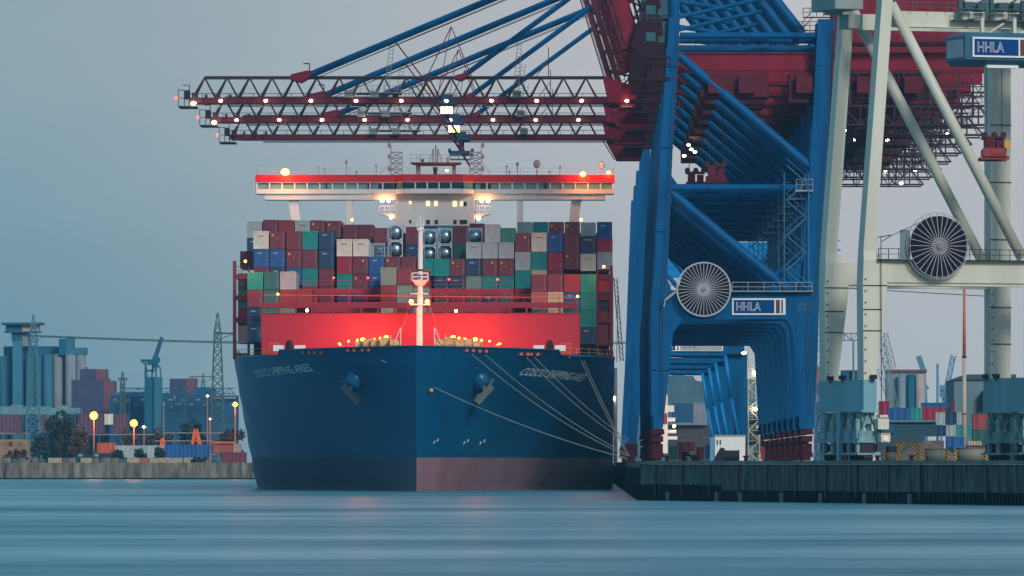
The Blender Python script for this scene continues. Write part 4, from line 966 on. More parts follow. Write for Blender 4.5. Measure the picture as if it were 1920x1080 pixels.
for i in range(8): cr[i] = crane(1050+P0*i, names[i][0], names[i][1], i, spread=(i == 7))
# front crane: reel, sign, CTT
def legx(z, pts):
    for (a, xa), (b_, xb) in zip(pts, pts[1:]):
        if a <= z <= b_: return xa+(xb-xa)*(z-a)/(b_-a)
    return pts[-1][1]
LW = [(5.4, 9.7), (21.2, 9.55), (25.6, 9.8), (27.5, 10.0), (47, 10.95), (66, 12.2)]; LL = [(5.4, 31.2), (20.5, 30.4), (26.5, 31.6), (28, 32.0), (46.5, 33.2), (65.8, 34.2)]
for pts, wd in ((LW, 1.9), (LL, 2.55)):
    for z in (14, 34.5, 46.9, 59):
        x = legx(z, pts)-CO[0]; w2 = wd+(0.8 if z < 20 else 0); MB().box(x-0.06, x+w2+0.06, -1.08, -0.7, z-0.4, z-0.26).build('leg_flange', BLUE, cr[0])
    b = MB(); z = 6.0
    x = lambda q: legx(q, pts)-CO[0]+wd*0.72
    while z < 64: b.bar((x(z), -1.15, z), (x(z)+0.4, -1.15, z), 0.05); z += 0.6
    for e in (0, 0.4):
        for za, zb in ((6, 21), (21, 28), (28, 46.5), (46.5, 64)): b.bar((x(za)+e, -1.15, za), (x(zb)+e, -1.15, zb), 0.07)
    b.build('leg_ladder', mat('ladder_blue', (30, 84, 124), 0.6), cr[0])
MB().bar((34.6-CO[0]-0.2, -1.2, 6), (37.1-CO[0]-0.6, -1.2, 64), 0.14).build('cable_tray', DARK, cr[0])
c0 = cr[0]; OX = CO[0]
def loc(x, z, y=0): return (x-OX, y, z-0.3)
def reel(parent, cxr, czr, r, yf, n, m_disc, rim=0.1, hub=0.35, spk=0.085):
    b = MB(); b.tube(loc(cxr, czr, yf), loc(cxr, czr, yf+0.5), r*0.93, n=40); ob = b.build('cable_drum', m_disc, parent)
    s = MB()
    for k in range(n):
        a = 2*math.pi*k/n; c, q = math.cos(a), math.sin(a)
        s.bar(loc(cxr+hub*c, czr+hub*q, yf-0.08), loc(cxr+r*c, czr+r*q, yf-0.08), spk, spk)
    for k in range(48):
        a = 2*math.pi*k/48; b2 = 2*math.pi*(k+1)/48
        for rr in (r,): s.bar(loc(cxr+rr*math.cos(a), czr+rr*math.sin(a), yf-0.08), loc(cxr+rr*math.cos(b2), czr+rr*math.sin(b2), yf-0.08), rim)
        s.bar(loc(cxr+0.24*r*math.cos(a), czr+0.24*r*math.sin(a), yf-0.1), loc(cxr+0.24*r*math.cos(b2), czr+0.24*r*math.sin(b2), yf-0.1), 0.06)
    s.build('reel_spokes', mat('spoke_grey', (176, 172, 182), 0.5), ob)
    h = MB(); h.tube(loc(cxr, czr, yf-0.35), loc(cxr, czr, yf), hub, n=16); h.build('reel_hub', mat('hub_grey', (120, 130, 136), 0.4), ob)
    return ob
DISC = mat('drum_dark', (16, 22, 36), 0.7, var=0.3, spec=0.15)
reel(c0, 17.3, 25.8, 3.95, -2.4, 40, DISC, 0.22)
MB().bar(loc(13.3, 25.6, -2.2), loc(11.6, 24.2, -2.2), 0.35).bar(loc(11.6, 24.2, -2.2), loc(11.4, 23.2, -2.2), 0.2).box(-8.7, -4.7+1, -2, -1, 25.2, 25.5).build('cable_guide', GALV, c0)
def sign(parent, x0, x1, z0, z1, y, txt='HHLA', O=loc):
    b = MB(); w_ = (x1-x0); a = O(x0, z0, y); c = O(x1, z1, y)
    b.box(a[0], c[0], y, y+0.18, a[2], c[2]); fr = b.build('sign_board', SIGNW, parent)
    t_ = 0.03*w_
    MB().box(a[0]+t_, a[0]+0.79*w_, y-0.03, y, a[2]+t_, c[2]-t_).build('sign_panel', SIGNB, fr)
    MB().box(a[0]+0.82*w_, a[0]+0.895*w_, y-0.03, y, a[2]+t_, c[2]-t_).build('red_stripe', mat('stripe_maroon', (96, 40, 52), 0.5), fr)
    MB().box(a[0]+0.92*w_, a[0]+0.955*w_, y-0.03, y, a[2]+t_, c[2]-t_).build('green_stripe', mat('stripe_green', (60, 104, 100), 0.5), fr)
    hgt = c[2]-a[2]
    lettering('sign_lettering', txt, a[0]+0.08*w_, a[0]+0.54*w_, a[2]+0.24*hgt, a[2]+0.76*hgt, y-0.07, SIGNW, fr, outline=0.022)
    return fr
sign(c0, 21.5, 29.4, 22.05, 24.5, -1.2)
lettering('faded_lettering', 'CTT', loc(31.2, 0)[0], loc(33.4, 0)[0], 22.7-0.3, 23.7-0.3, -1.03, mat('faded_yellow', (58, 104, 112), 0.6), c0)
# red lamps and hanging spreaders under the near cranes
def spreader_block(x, Y, z, label, c=DRED, s=1.0):
    t_ = thing('crane_spreader', label, 'spreader', (x, Y, z))
    MB().box(-1.5*s, 1.5*s, 0, 6, 0.4*s, 1.5*s).box(-1.9*s, 1.9*s, 0.3, 0.9, 0, 0.45*s).box(-1.9*s, 1.9*s, 5, 5.6, 0, 0.45*s).box(-0.5*s, 1.4*s, -0.1, 0.3, 0.7*s, 1.3*s).build('frame', c, t_)
    MB().box(-1.2*s, -0.1*s, 0.5, 5, 1.5*s, 2.9*s).box(0.2*s, 1.2*s, 0.8, 4, 1.5*s, 2.6*s).box(-1.6*s, 1.4*s, 1, 4.4, 2.8*s, 3.1*s).build('head_block', DRED, t_)
    b = MB()
    for e in (-1.3, 0, 1.2): b.tube((e*s, 1.5, 3.3*s), (e*s, 2.1, 3.3*s), 0.42*s, n=12)
    b.build('sheave', DARK, t_); return t_
t_ = spreader_block(19.3, 1056, CAMZ+41.4, 'dark red spreader hanging under the nearest blue crane, on the left'); 
MB().tube((-1, 2, 3), (-1, 2, 15), 0.06, n=5).tube((1, 2, 3), (1, 2, 15), 0.06, n=5).build('hoist_rope', DARK, t_)
t_ = spreader_block(16.8, 1090, CAMZ+41.9, 'second dark spreader, half hidden behind the one under the nearest crane')
MB().tube((-1, 2, 3), (-1, 2, 15), 0.06, n=5).tube((1, 2, 3), (1, 2, 15), 0.06, n=5).build('hoist_rope', DARK, t_)
# lamps on the near cranes
for (x_, y_, Y) in ((1664, 263, 1150), (1719, 250, 1130), (1777, 251, 1135), (1716, 320, 1240), (1219, 259, 1300), (1219, 265, 1300), (1585, 244, 1160), (1630, 300, 1215), (1660, 322, 1240), (1748, 296, 1190), (1601, 262, 1170), (1690, 344, 1270), (1570, 330, 1240), (1291, 272, 1180), (1296, 280, 1185), (1283, 292, 1200), (1303, 285, 1190)):
    i = max(0, min(7, int((Y-1050)/32))); p = P(x_, y_, Y)
    MB().ball((p[0]-CO[0], p[1]-(1050+P0*i), p[2]-H), 0.30, 8, 6, 0.7).build('work_lamp', GLOW_W, cr[i])

# ------------------------------------------------------------------ farther cranes along the berth
FO = (20.0, 0.0, 0.3)
FC = {}
def fpart(key, name, m, parent, fn, smooth=False):
    if key not in FC: mb = MB(); fn(mb); FC[key] = mb.mesh(name, m, FO, smooth)
    return put(name, FC[key], parent)
def far_crane(Y, label, k):
    root = thing('gantry_crane', label, 'crane', (FO[0], Y, H), 0, 'farther cranes along the berth')
    for i, y in enumerate((0, 9)):
        def wl(b): b.loft([(8.0, 9.8, y-0.8, y+0.8, 4), (9.0, 11.6, y-0.8, y+0.8, 22), (10.5, 12.5, y-0.8, y+0.8, 62)])
        def ll(b): b.tube((30.0, y, 4.2), (28.4, y, 13), 0.36, n=10); b.tube((28.4, y, 13), (27.2, y, 21.6), 0.38, n=10)
        def ll2(b): b.loft([(29.4, 31.6, y-8, y+0.8, 4), (27.5, 31.6, y-8, y+0.8, 22)])
        def pb(b): b.box(11, 31, y-0.6, y+1.2, 21.6, 25.2); b.tube((11, y-0.7, 21.6), (26.9, y-0.7, 21.4), 0.45, n=8)
        def bg(b, x): b.box(x-1.1, x+1.1, y-2, y+2, 1.4, 4); [b.tube((x-0.6, y+q, 0.9), (x+0.6, y+q, 0.9), 0.6, n=10) for q in (-1.2, 1.2)]
        fpart('w%d' % i, 'leg', BLUE, root, wl); fpart('l%d' % i, 'leg', BLUE2 if i == 0 else BLUE, root, ll if i == 0 else ll2, i == 0); fpart('p%d' % i, 'portal_beam', BLUE, root, pb); fpart('g%d' % i, 'bogie', BOGIE, root, lambda b: bg(b, 8.9)); fpart('h%d' % i, 'bogie', BOGIE, root, lambda b: bg(b, 30.4))
    fpart('gd', 'girder', BLUE2, root, lambda b: (b.box(12, 44, 2, 3, 44, 47), b.box(12, 44, 7, 8, 44, 47), truss(b, 12, 50, 1, 42, 44, 2.5, 0.2)))
    fpart('ul', 'upper_leg', BLUE, root, lambda b: (b.loft([(27.5, 29.5, 0, 1, 25), (28.5, 30, 0, 1, 47)]), b.tube((12, 0.5, 46), (28, 0.5, 27), 0.5, n=8)))
    if k == 0:
        b = MB(); s = F/Y; b.box(-7.0, 1.3+5.5, -1.0, -0.75, 21.9, 23.8); sg = b.build('sign_board', SIGNW, root)
        MB().box(-6.9, -2.6, -1.06, -1.0, 22.05, 23.65).build('sign_panel', SIGNB, sg); MB().box(-2.2, -2.0, -1.06, -1, 22.05, 23.65).build('red_stripe', DRED, sg)
        MB().box(-1.7, 6.6, -1.06, -1.0, 22.05, 23.65).build('grey_panel', mat('panel_grey', (150, 168, 170), 0.5), sg)
        lettering('sign_lettering', 'HHLA', -6.6, -3.0, 22.4, 23.3, -1.12, SIGNW, sg, outline=0.03); lettering('sign_lettering', 'CTT', -1.2, 1.6, 22.45, 23.25, -1.1, SIGNB, sg)
    if k == 1:
        sg = MB().box(-7, 0, -1.0, -0.8, 22.1, 23.5).build('sign_board', mat('panel_peach', (222, 196, 178), 0.5), root); MB().box(-7, -4, -1.06, -1, 22.2, 23.4).build('sign_panel', SIGNB, sg)
    return root
fl = ['fifth', ]
fcs = [far_crane(1395, 'blue crane seen through the near portals, with a grey CTT panel on its beam', 0), far_crane(1500, 'second of the far blue cranes seen through the portals, with a peach sign', 1),
       far_crane(1580, 'third of the far blue cranes seen through the portals', 2), far_crane(1670, 'farthest of the blue cranes seen through the portals', 3)]
for (x_, y_, Y) in ((1270, 636, 1390), (1322, 636, 1390), (1395, 662, 1380)):
    p = P(x_, y_, Y); MB().ball((p[0]-FO[0], p[1]-1395, p[2]-H), 0.42, 8, 6, 0.7).build('work_lamp', GLOW_W, fcs[0])
# lit stair tower
stt = thing('stair_tower', 'narrow lattice stair tower with white lamps seen through the crane portals', 'stair tower', (P(1414, 862, 1385)[0], 1385, H))
b = MB()
for x in (-1.1, 1.1):
    for y in (0, 2): b.bar((x, y, 0), (x, y, 23), 0.16)
for k in range(11):
    z = k*2.1; b.bar((-1.1, 0, z), (1.1, 0, z), 0.12); b.bar((-1.1 if k % 2 else 1.1, 0, z), (1.1 if k % 2 else -1.1, 0, z+2.1), 0.22); b.rail((-1.1, 0, z), (1.1, 0, z), 1.0, 0.7, 0.06)
b.build('stair_frame', mat('stair_cream', (180, 178, 160), 0.6), stt)
for z in (17.4, 10.4): MB().ball((0.1, -0.4, z), 0.45, 8, 6, 0.7).build('lamp_head', GLOW_W, stt)

# ------------------------------------------------------------------ white crane on the right
TH = math.atan2(ny, nx)
wx, wy = E(0)[0], 0
# near waterside leg stands here
p1 = (28.4, 727.0)
wc = thing('harbour_crane', 'cream portal crane at the right with large dark cable reel and HHLA cabin sign', 'crane', (p1[0], p1[1], H), TH)
G, Lq, WS = 18.6, 10.5, F/727
def wz(y): return (870-y)/WS-0.3
def WX(px): return (px-1620)/WS/0.955        # local x for the near frame seen from the camera
for j, (y0, sh) in enumerate(((0, 0), (Lq, 0))):
    b = MB(); d = 1.7
    k = 1.0
    b.loft([(0.0, 1.35, y0, y0+d, wz(712)), (-0.1, 2.6, y0, y0+d, wz(535)), (0, 2.55, y0, y0+d, wz(487)), (0.05, 1.35, y0+0.2, y0+d, wz(470)), (0.65, 1.95, y0+0.2, y0+d, wz(330)), (2.1, 3.3, y0+0.2, y0+d, wz(0)), (2.9, 4.1, y0+0.2, y0+d, wz(-190))])
    b.build('leg', CREAM, wc)
    b = MB(); b.loft([(G, G+2.3, y0, y0+d, wz(712)), (G, G+2.3, y0, y0+d, wz(-60))]); b.build('leg', CREAM, wc)
    b = MB(); b.box(2.5, G+0.01, y0+0.1, y0+d-0.1, wz(529), wz(487)); b.box(2.5, G+0.01, y0+0.3, y0+d-0.3, wz(535), wz(529)); b.box(G+2.3, G+12, y0+0.1, y0+d-0.1, wz(529), wz(487)); b.build('portal_beam', CREAM, wc)
    b = MB(); b.tube((3.4, y0+0.9, wz(5)), (18.0, y0+0.9, wz(480)), 0.56, n=14); b.build('diagonal_brace', CREAM, wc, (0,0,0), True)
    b = MB(); b.tube((18.0, y0+0.9, wz(-60)), (3.6, y0+0.9, wz(-190)), 0.5, n=12); b.build('upper_brace', CREAM, wc, (0,0,0), True)
for x0 in (-0.05, G-0.05):
    b = MB(); b.box(x0, x0+1.45 if x0 < 5 else x0+2.45, -0.05, Lq+1.8, wz(770), wz(712) if x0 < 5 else wz(706)); b.box(x0-0.5, x0+1.5, -0.6, Lq+2, wz(772), wz(769.5)); b.build('sill_beam', TEAL_SHADE, wc)
    b = MB()
    for yy in (1.2, 3.4, 8.0, 10.4):
        b.prism([(x0-0.1, wz(773)), (x0+1.5, wz(773)), (x0+1.2, wz(795)), (x0+0.1, wz(795))], yy-0.7, yy+0.7)
        b.box(x0-0.4, x0+1.8, yy-1.0, yy+1.0, wz(826), wz(808)); b.box(x0-0.6, x0+2.0, yy-1.1, yy+1.1, wz(830), wz(826))
        for q in (-0.6, 0, 0.6): b.box(x0-0.35+q*0.3, x0-0.15+q*0.3+0.3, yy+q-0.15, yy+q+0.15, wz(850), wz(830)); b.box(x0+1.0, x0+1.5, yy+q-0.15, yy+q+0.15, wz(850), wz(830))
        b.box(x0-0.6, x0+1.9, yy-1.1, yy+1.1, wz(853), wz(849)); b.tube((x0+0.1, yy, wz(808)), (x0+0.1, yy, wz(795)), 0.3, n=8); b.tube((x0+1.1, yy, wz(808)), (x0+1.1, yy, wz(795)), 0.3, n=8)
        b.box(x0-0.6, x0-0.2, yy-0.8, yy-0.3, wz(822), wz(785)); b.bar((x0-0.3, yy-0.9, wz(822)), (x0+0.6, yy-0.9, wz(775)), 0.25); b.bar((x0+1.7, yy-0.9, wz(822)), (x0+1.0, yy-0.9, wz(775)), 0.22)
    bg_ = b.build('bogie', mat('bogie_teal', (116, 160, 168), 0.6, var=0.35, scale=1.5), wc)
    b = MB()
    for yy in (1.2, 3.4, 8.0, 10.4):
        for q in (-0.55, 0.55): b.tube((x0+0.2, yy+q, wz(857)), (x0+1.2, yy+q, wz(857)), 0.38, n=12)
        b.box(x0-0.2, x0+1.6, yy-0.95, yy+0.95, wz(848), wz(832))
    b.build('wheel', DARK, bg_)
    MB().box(x0+0.4 if x0 > 5 else x0-0.55, x0+1.0 if x0 > 5 else x0-0.1, 5.3, 6.1, 0.05, wz(770)).build('cable_post', TEAL_SHADE, wc)
b = MB(); b.box(1.1, 2.3, -1.2, -0.2, wz(805), wz(785)); b.box(1.4, 2.4, -1.3, -0.3, wz(829), wz(812)); b.box(1.3, 2.2, -1.2, -0.2, wz(783), wz(778)); sw = b.build('switch_box', CREAM, wc)
MB().tube((1.85, -1.42, wz(822)), (1.85, -1.3, wz(822)), 0.3, n=14).build('dial', WHITE, sw); MB().box(1.5, 2.3, -1.36, -1.3, wz(815), wz(812)).build('yellow_strip', YEL, sw)
MB().tube((2.9, -1.6, wz(846)), (2.9, -0.9, wz(846)), 0.1, n=8).box(2.2, 3.1, -1.4, -0.7, wz(848), wz(837)).build('hose_drum', BLACK, wc)
for (x, y, z) in ((0.9, -0.4, wz(711)), (-0.2, 5.5, wz(711)), (-0.2, 8.8, wz(712)), (G-0.2, 8.6, wz(706)), (G-0.2, 11.4, wz(706))):
    MB().box(x-0.3, x+0.3, y-0.3, y+0.2, z, z+0.45).bar((x, y, z-0.3), (x, y, z), 0.12).build('floodlight', BLACK, wc)
for x0, y0 in ((0.0, 0), (G, 0), (0.0, Lq), (G, Lq)):
    b = MB()
    for yz in (620, 580, 535) if x0 < 5 else (640, 570, 440, 330, 220): b.box(x0-0.08, x0+(2.55 if yz < 560 and x0 < 5 else 2.36 if x0 > 5 else 2.0), y0-0.07, y0, wz(yz)-0.05, wz(yz)+0.05)
    for k in range(9): b.box(x0+0.1, x0+0.22, y0-0.2, y0-0.02, wz(700-k*22), wz(700-k*22)+0.12)
    b.build('leg_fittings', mat('rail_dark', (0, 0, 0)), wc)
# girder along the top and what stands on it
b = MB()
for y0 in (2.2, 8.2): b.box(3.2, 42, y0, y0+0.9, wz(46), wz(16)); 
b.box(3.2, 42, 1.9, 2.2, wz(46), wz(44.5)); b.build('top_girder', CREAM, wc)
b = MB(); b.box(10.5, 30, 0.9, 2.1, wz(33), wz(31)); b.rail((10.5, 0.9, wz(31)), (30, 0.9, wz(31)), 1.1, 1.4, 0.08); b.rail((4, 1.5, wz(16)), (30, 1.5, wz(16)), 0.9, 2, 0.07)
for x in (11, 14.5, 18): b.box(x, x+0.4, 1.0, 1.4, wz(33), wz(-8)); b.bar((x, 1.2, wz(20)), (x+3, 1.2, wz(-8)), 0.2)
for x in (11.8, 13.2, 15.6, 17.2): b.box(x, x+1.0, 1.2, 3, wz(14), wz(-3))
b.build('trolley_rails', mat('dark_teal2', (46, 84, 92), 0.6, var=0.3), wc)
b = MB(); b.box(-2.2, 0.9, 2.4, 9, wz(14), wz(-30)); b.box(-0.4, 2.0, 8, 10, wz(18), wz(2)); b.box(0.7, 1.9, 6, 8.5, wz(46), wz(20)); b.build('winch_house', mat('rail_cream2', (140, 150, 146), 0.6, var=0.2), wc)
# signed cabin
s0 = 11.5; zc0, zc1 = wz(112), wz(68)
cab = MB(); cab.loft([(9.4+0.6, 24, -3.6, 0.5, zc0-0.5), (9.4, 24, -4.4, 0.8, zc0), (9.4, 24, -4.4, 0.8, zc1), (9.7, 24, -4.2, 0.7, zc1+0.4)]); cb = cab.build('machinery_cabin', mat('cabin_teal', (20, 92, 122), 0.5, var=0.2), wc)
MB().box(9.33, 9.4, -3.9, 0.3, zc0+0.25, zc1-0.3).build('side_window', mat('pane_grey', (140, 168, 184), 0.3), cb)
sgn_ = sign(wc, 10.15+OX, 16.6+OX, zc0+0.25+0.3, zc1-0.1+0.3, -4.62)
b = MB()
for x in (12.2, 15.8): b.box(x, x+0.35, -2, -1.6, zc1, wz(30)); b.bar((x+0.2, -1.8, zc1+0.1), (x+2.6, -1.8, wz(40)), 0.18); b.box(x, x+0.35, -2, 2.2, wz(31), wz(29))
b.build('hanger', CREAM, cb); MB().box(12, 15.5, -4.0, -3.2, zc0-0.8, zc0-0.5).build('light_strip', WHITE, cb)
# reel
def locw(x, z, y=0): return (x+OX, z)
rc = WX(1757); reel(wc, rc+OX-0.0, 22.4, 3.3, -1.3, 30, DISC, 0.05, 0.36, 0.06)
b = MB()
for r_ in (3.42,):
    for k in range(48):
        a = 2*math.pi*k/48; c = 2*math.pi*(k+1)/48; b.bar((rc+r_*math.cos(a), -0.7, 22.1+r_*math.sin(a)), (rc+r_*math.cos(c), -0.7, 22.1+r_*math.sin(c)), 0.07)
        if k % 2 == 0: b.bar((rc+3.05*math.cos(a), -0.7, 22.1+3.05*math.sin(a)), (rc+r_*math.cos(a), -0.7, 22.1+r_*math.sin(a)), 0.06)
b.build('reel_guard', GALV, wc)
b = MB(); b.box(rc-4.0, rc-2.9, -0.5, -0.4, wz(485), wz(430)); b.box(rc+2.9, rc+4.0, -0.5, -0.4, wz(485), wz(430)); b.build('guard_panel', mat('guard_grey', (112, 136, 146), 0.4), wc)
b = MB(); b.rail((1.5, -0.3, wz(486)), (18.4, -0.3, wz(486)), 1.1, 1.1, 0.07); b.box(1.4, 18.4, -0.7, 0.05, wz(487), wz(485.5)); b.bar((1.4, -0.4, wz(445)), (3.0, -0.4, wz(440)), 0.1); b.bar((1.9, -0.4, wz(452)), (2.8, -0.4, wz(442)), 0.08); b.bar((3.0, -0.6, wz(440)), (6.0, -0.6, wz(416)), 0.06)
b.bar((1.8, -0.25, wz(445)), (1.85, -0.25, wz(780)), 0.07); b.build('platform_railing', mat('rail_dark', (70, 84, 88), 0.6), wc)
b = MB(); b.tube((0.6, Lq, wz(-60)), (0.6, Lq, wz(-100)), 0.4); 
sb = spreader_block(P(1864, 300, 735)[0], 733, P(1864, 300, 735)[2], 'red spreader with yellow hook hanging in front of the cream crane leg', mat('spreader_red', (150, 44, 48), 0.5), 0.78)
MB().prism([(1.0, 1.9), (1.5, 1.9), (1.6, 1.2), (1.3, 0.9), (1.0, 1.3)], -0.3, -0.15).build('yellow_hook', YEL, sb)
MB().tube((-0.8, 2, 2), (-0.8, 2, 10.5), 0.04, n=5).tube((0.8, 2, 2), (0.8, 2, 10.5), 0.04, n=5).build('hoist_rope', DARK, sb)

# ------------------------------------------------------------------ quay things between the cranes
def boxmesh(name, label, cat, x0, x1, y0, y1, Y, dep, m, group=None, extra=None):
    a = P(x0, y1, Y); c = P(x1, y0, Y); cx = (a[0]+c[0])/2; w2 = (c[0]-a[0])/2; hh = c[2]-max(a[2], H); zb = max(a[2], H)
    t_ = thing(name, label, cat, (cx, Y, zb), 0, group)
    return t_, w2, hh
def simple_box(Y, x0, x1, y0, y1, dep, c, label, group=None):
    """a container with its long side to the camera"""
    a = P(x0, y1, Y); b_ = P(x1, y0, Y); w_ = b_[0]-a[0]; h = b_[2]-a[2]
    o = thing('shipping_container', label, 'container', (a[0], Y, a[2]), 0, group)
    mb = MB(); n = max(4, int(w_/0.55)); vs = []
    for k in range(2*n+1):
        x = w_*k/(2*n); y = 0.06 if k % 4 in (1, 2) else 0.0; vs += [(x, y, 0.12), (x, y, h-0.1)]
    mb.add(vs, [(2*k, 2*k+2, 2*k+3, 2*k+1) for k in range(2*n)]); mb.box(0.0, w_, 0.08, dep, 0.05, h-0.02)
    put('body', mb.mesh('body', cmat(c)), o)
    fr = MB(); fr.box(0, w_, -0.02, 0.07, 0, 0.14).box(0, w_, -0.02, 0.07, h-0.12, h).box(0, 0.12, -0.02, 0.07, 0.14, h-0.12).box(w_-0.12, w_, -0.02, 0.07, 0.14, h-0.12)
    put('frame', fr.mesh('frame', cmat(c)), o); return o
# white box truck-like unit and black cylinder
wb = thing('site_cabin', 'white site cabin standing on the quay under the crane portals', 'cabin', (P(1368, 862, 1040)[0], 1038, H))
MB().box(-2.2, 2.25, 0, 6, 0.15, 3.75).build('wall', WHITE, wb); MB().box(-2.3, 2.35, -0.1, 6.1, 3.75, 3.95).build('roof', GALV, wb)
MB().box(-2.9, -2.2, 0.2, 5.6, 0.2, 3.6).build('side_wing', mat('wing_blue', (90, 150, 190), 0.5), wb); MB().box(-1.95, -1.75, -0.04, 0, 2.5, 3.2).box(-1.5, -1.3, -0.04, 0, 2.5, 3.2).build('vent', DARK, wb)
rl = thing('dark_drum', 'black cable drum lying in front of the white site cabin', 'drum', (P(1364, 862, 1020)[0], 1018, H))
MB().tube((-0.6, 0, 0.85), (1.6, 0, 0.85), 0.82, n=18).build('drum', BLACK, rl); MB().prism([(-2.0, 0), (-0.6, 0), (-0.4, 1.9), (-1.0, 2.1), (-1.9, 0.6)], -0.7, 0.7).build('chock', BLACK, rl)
for e in (-0.6, 1.6): MB().tube((e-0.06, 0, 0.85), (e+0.06, 0, 0.85), 0.95, n=18).build('flange', DARK, rl)
simple_box(1300, 1254, 1270, 836, 862, 2.4, 'green', 'green container on the quay left of the white site cabin')
simple_box(1320, 1270, 1303, 829, 846, 2.4, 'maroon', 'maroon container lying above the red one under the portals')
simple_box(1318, 1272, 1284, 846, 862, 2.4, 'crimson', 'small crimson container next to the green one on the quay')
simple_box(1310, 1306, 1320, 838, 862, 2.4, 'redbrown', 'brick red container between the trolley and the blue bin')
simple_box(1290, 1322, 1339, 834, 862, 2.4, 'blue', 'blue bin on the quay left against the white site cabin')
cart = thing('yard_trailer', 'dark low yard trailer parked between the containers under the portals', 'trailer', (P(1295, 862, 1250)[0], 1250, H))
MB().box(-1.6, 1.6, 0, 2, 1.0, 1.3).box(-1.5, -0.2, 0, 1.5, 1.3, 1.9).build('bed', DARK, cart)
for e in (-1.1, 1.1): MB().tube((e, 0, 0.5), (e, 0.4, 0.5), 0.5, n=12).build('wheel', BLACK, cart)
simple_box(1240, 1427, 1437, 838, 862, 2.4, 'redbrown', 'brick red container right of the lit stair tower')
# right quay: striped gantry, concrete rings, containers
def QP(x, y, Y): return P(x, y, Y)
STRIPE = bpy.data.materials.new('black_yellow_stripes'); STRIPE.use_nodes = True
n_ = STRIPE.node_tree.nodes; l_ = STRIPE.node_tree.links; bsd = n_['Principled BSDF']
tcx = n_.new('ShaderNodeTexCoord'); wv = n_.new('ShaderNodeTexWave'); wv.bands_direction = 'DIAGONAL'; wv.inputs['Scale'].default_value = 1.6; cr_p = n_.new('ShaderNodeValToRGB')
cr_p.color_ramp.interpolation = 'CONSTANT'; cr_p.color_ramp.elements[0].color = (*s2l((30, 30, 34)), 1); cr_p.color_ramp.elements[1].color = (*s2l((220, 160, 50)), 1); cr_p.color_ramp.elements[1].position = 0.5
l_.new(tcx.outputs['Object'], wv.inputs[0]); l_.new(wv.outputs[0], cr_p.inputs[0]); l_.new(cr_p.outputs[0], bsd.inputs['Base Color'])
yg = thing('striped_arch', 'yellow arch with black stripes standing on the quay edge', 'arch', (P(1702, 862, 760)[0], 760, H))
MB().prism([(-1.25, 0), (-0.85, 0), (-0.7, 1.2), (-0.25, 1.75), (0.35, 1.75), (0.8, 1.2), (0.95, 0), (1.3, 0), (1.3, 1.9), (-1.25, 1.9)], 0, 0.4).build('arch_frame', STRIPE, yg)
for i, (x0, x1, y0, lab) in enumerate(((1658, 1680, 845, 'small grey concrete ring left of the striped arch'), (1733, 1778, 843, 'concrete ring wall between striped arch and blue container'), (1793, 1850, 841, 'widest concrete ring wall right of the blue container'))):
    a = P(x0, 862, 770+i*6); c = P(x1, y0, 770+i*6); r = (c[0]-a[0])/2
    t_ = thing('concrete_ring', lab, 'concrete ring', ((a[0]+c[0])/2, 770+i*6+r, H))
    MB().tube((0,0,0), (0,0,c[2]-H), r, n=32).build('ring', mat('ring_concrete', (120, 124, 112), 0.7, var=0.2), t_, (0,0,0), True)
    MB().tube((0,0,c[2]-H), (0,0,c[2]-H+0.12), r*1.03, n=32).build('rim', mat('ring_rim', (120, 96, 76), 0.7), t_)
    for e in ((-1, 1) if i else (-1,)): MB().box(e*r-0.15, e*r+0.15, -r*0.2-0.6, -r*0.2-0.3, 0, 1.25).build('striped_post', STRIPE, t_)
simple_box(860, 1776, 1808, 819, 838, 2.4, 'blue', 'bright blue container behind the widest concrete ring')
simple_box(1000, 1824, 1852, 776, 805, 2.4, 'redbrown', 'brick red container on top of the green one by the warehouse')
simple_box(1000, 1824, 1856, 805, 835, 2.4, 'darkgreen', 'dark green container under the brick red one by the warehouse')
dr = thing('drum_row', 'row of cream drums on a rack left of the dark green container', 'drums', (P(1828, 835, 900)[0], 900, P(1828, 835, 900)[2]))
for k in range(5): MB().tube((-0.75+k*0.36, 0, 0), (-0.75+k*0.36, 0, 0.55), 0.17, n=10).build('drum', mat('drum_cream', (196, 180, 150), 0.5), dr)
MB().box(-1.2, 1.0, -0.3, 0.3, -0.2, 0).build('rack', DARK, dr)
MB().box(-1.1, -0.9, -0.2, 0.2, H-P(1828, 835, 900)[2], -0.2).box(0.7, 0.9, -0.2, 0.2, H-P(1828, 835, 900)[2], -0.2).build('rack_leg', DARK, dr)
# red and white mast
ms_ = thing('tall_mast', 'tall slim mast, pale with orange top, behind the concrete rings', 'mast', (P(1808, 862, 900)[0], 900, H))
zz = lambda y: P(0, y, 900)[2]-H
MB().tube((0,0,0), (0,0,zz(670)), 0.30, 0.24, 12).build('lower_tube', mat('mast_cream', (196, 180, 160), 0.6, streak=0.1), ms_, (0,0,0), True); MB().tube((0,0,zz(670)), (0,0,zz(536)), 0.22, 0.16, 12).build('upper_tube', mat('mast_orange', (196, 110, 84), 0.6), ms_, (0,0,0), True)
MB().tube((0,0,zz(775)), (0,0,zz(777)), 0.34, n=12).tube((0,0,zz(668)), (0,0,zz(671)), 0.3, n=12).build('collar', DARK, ms_)
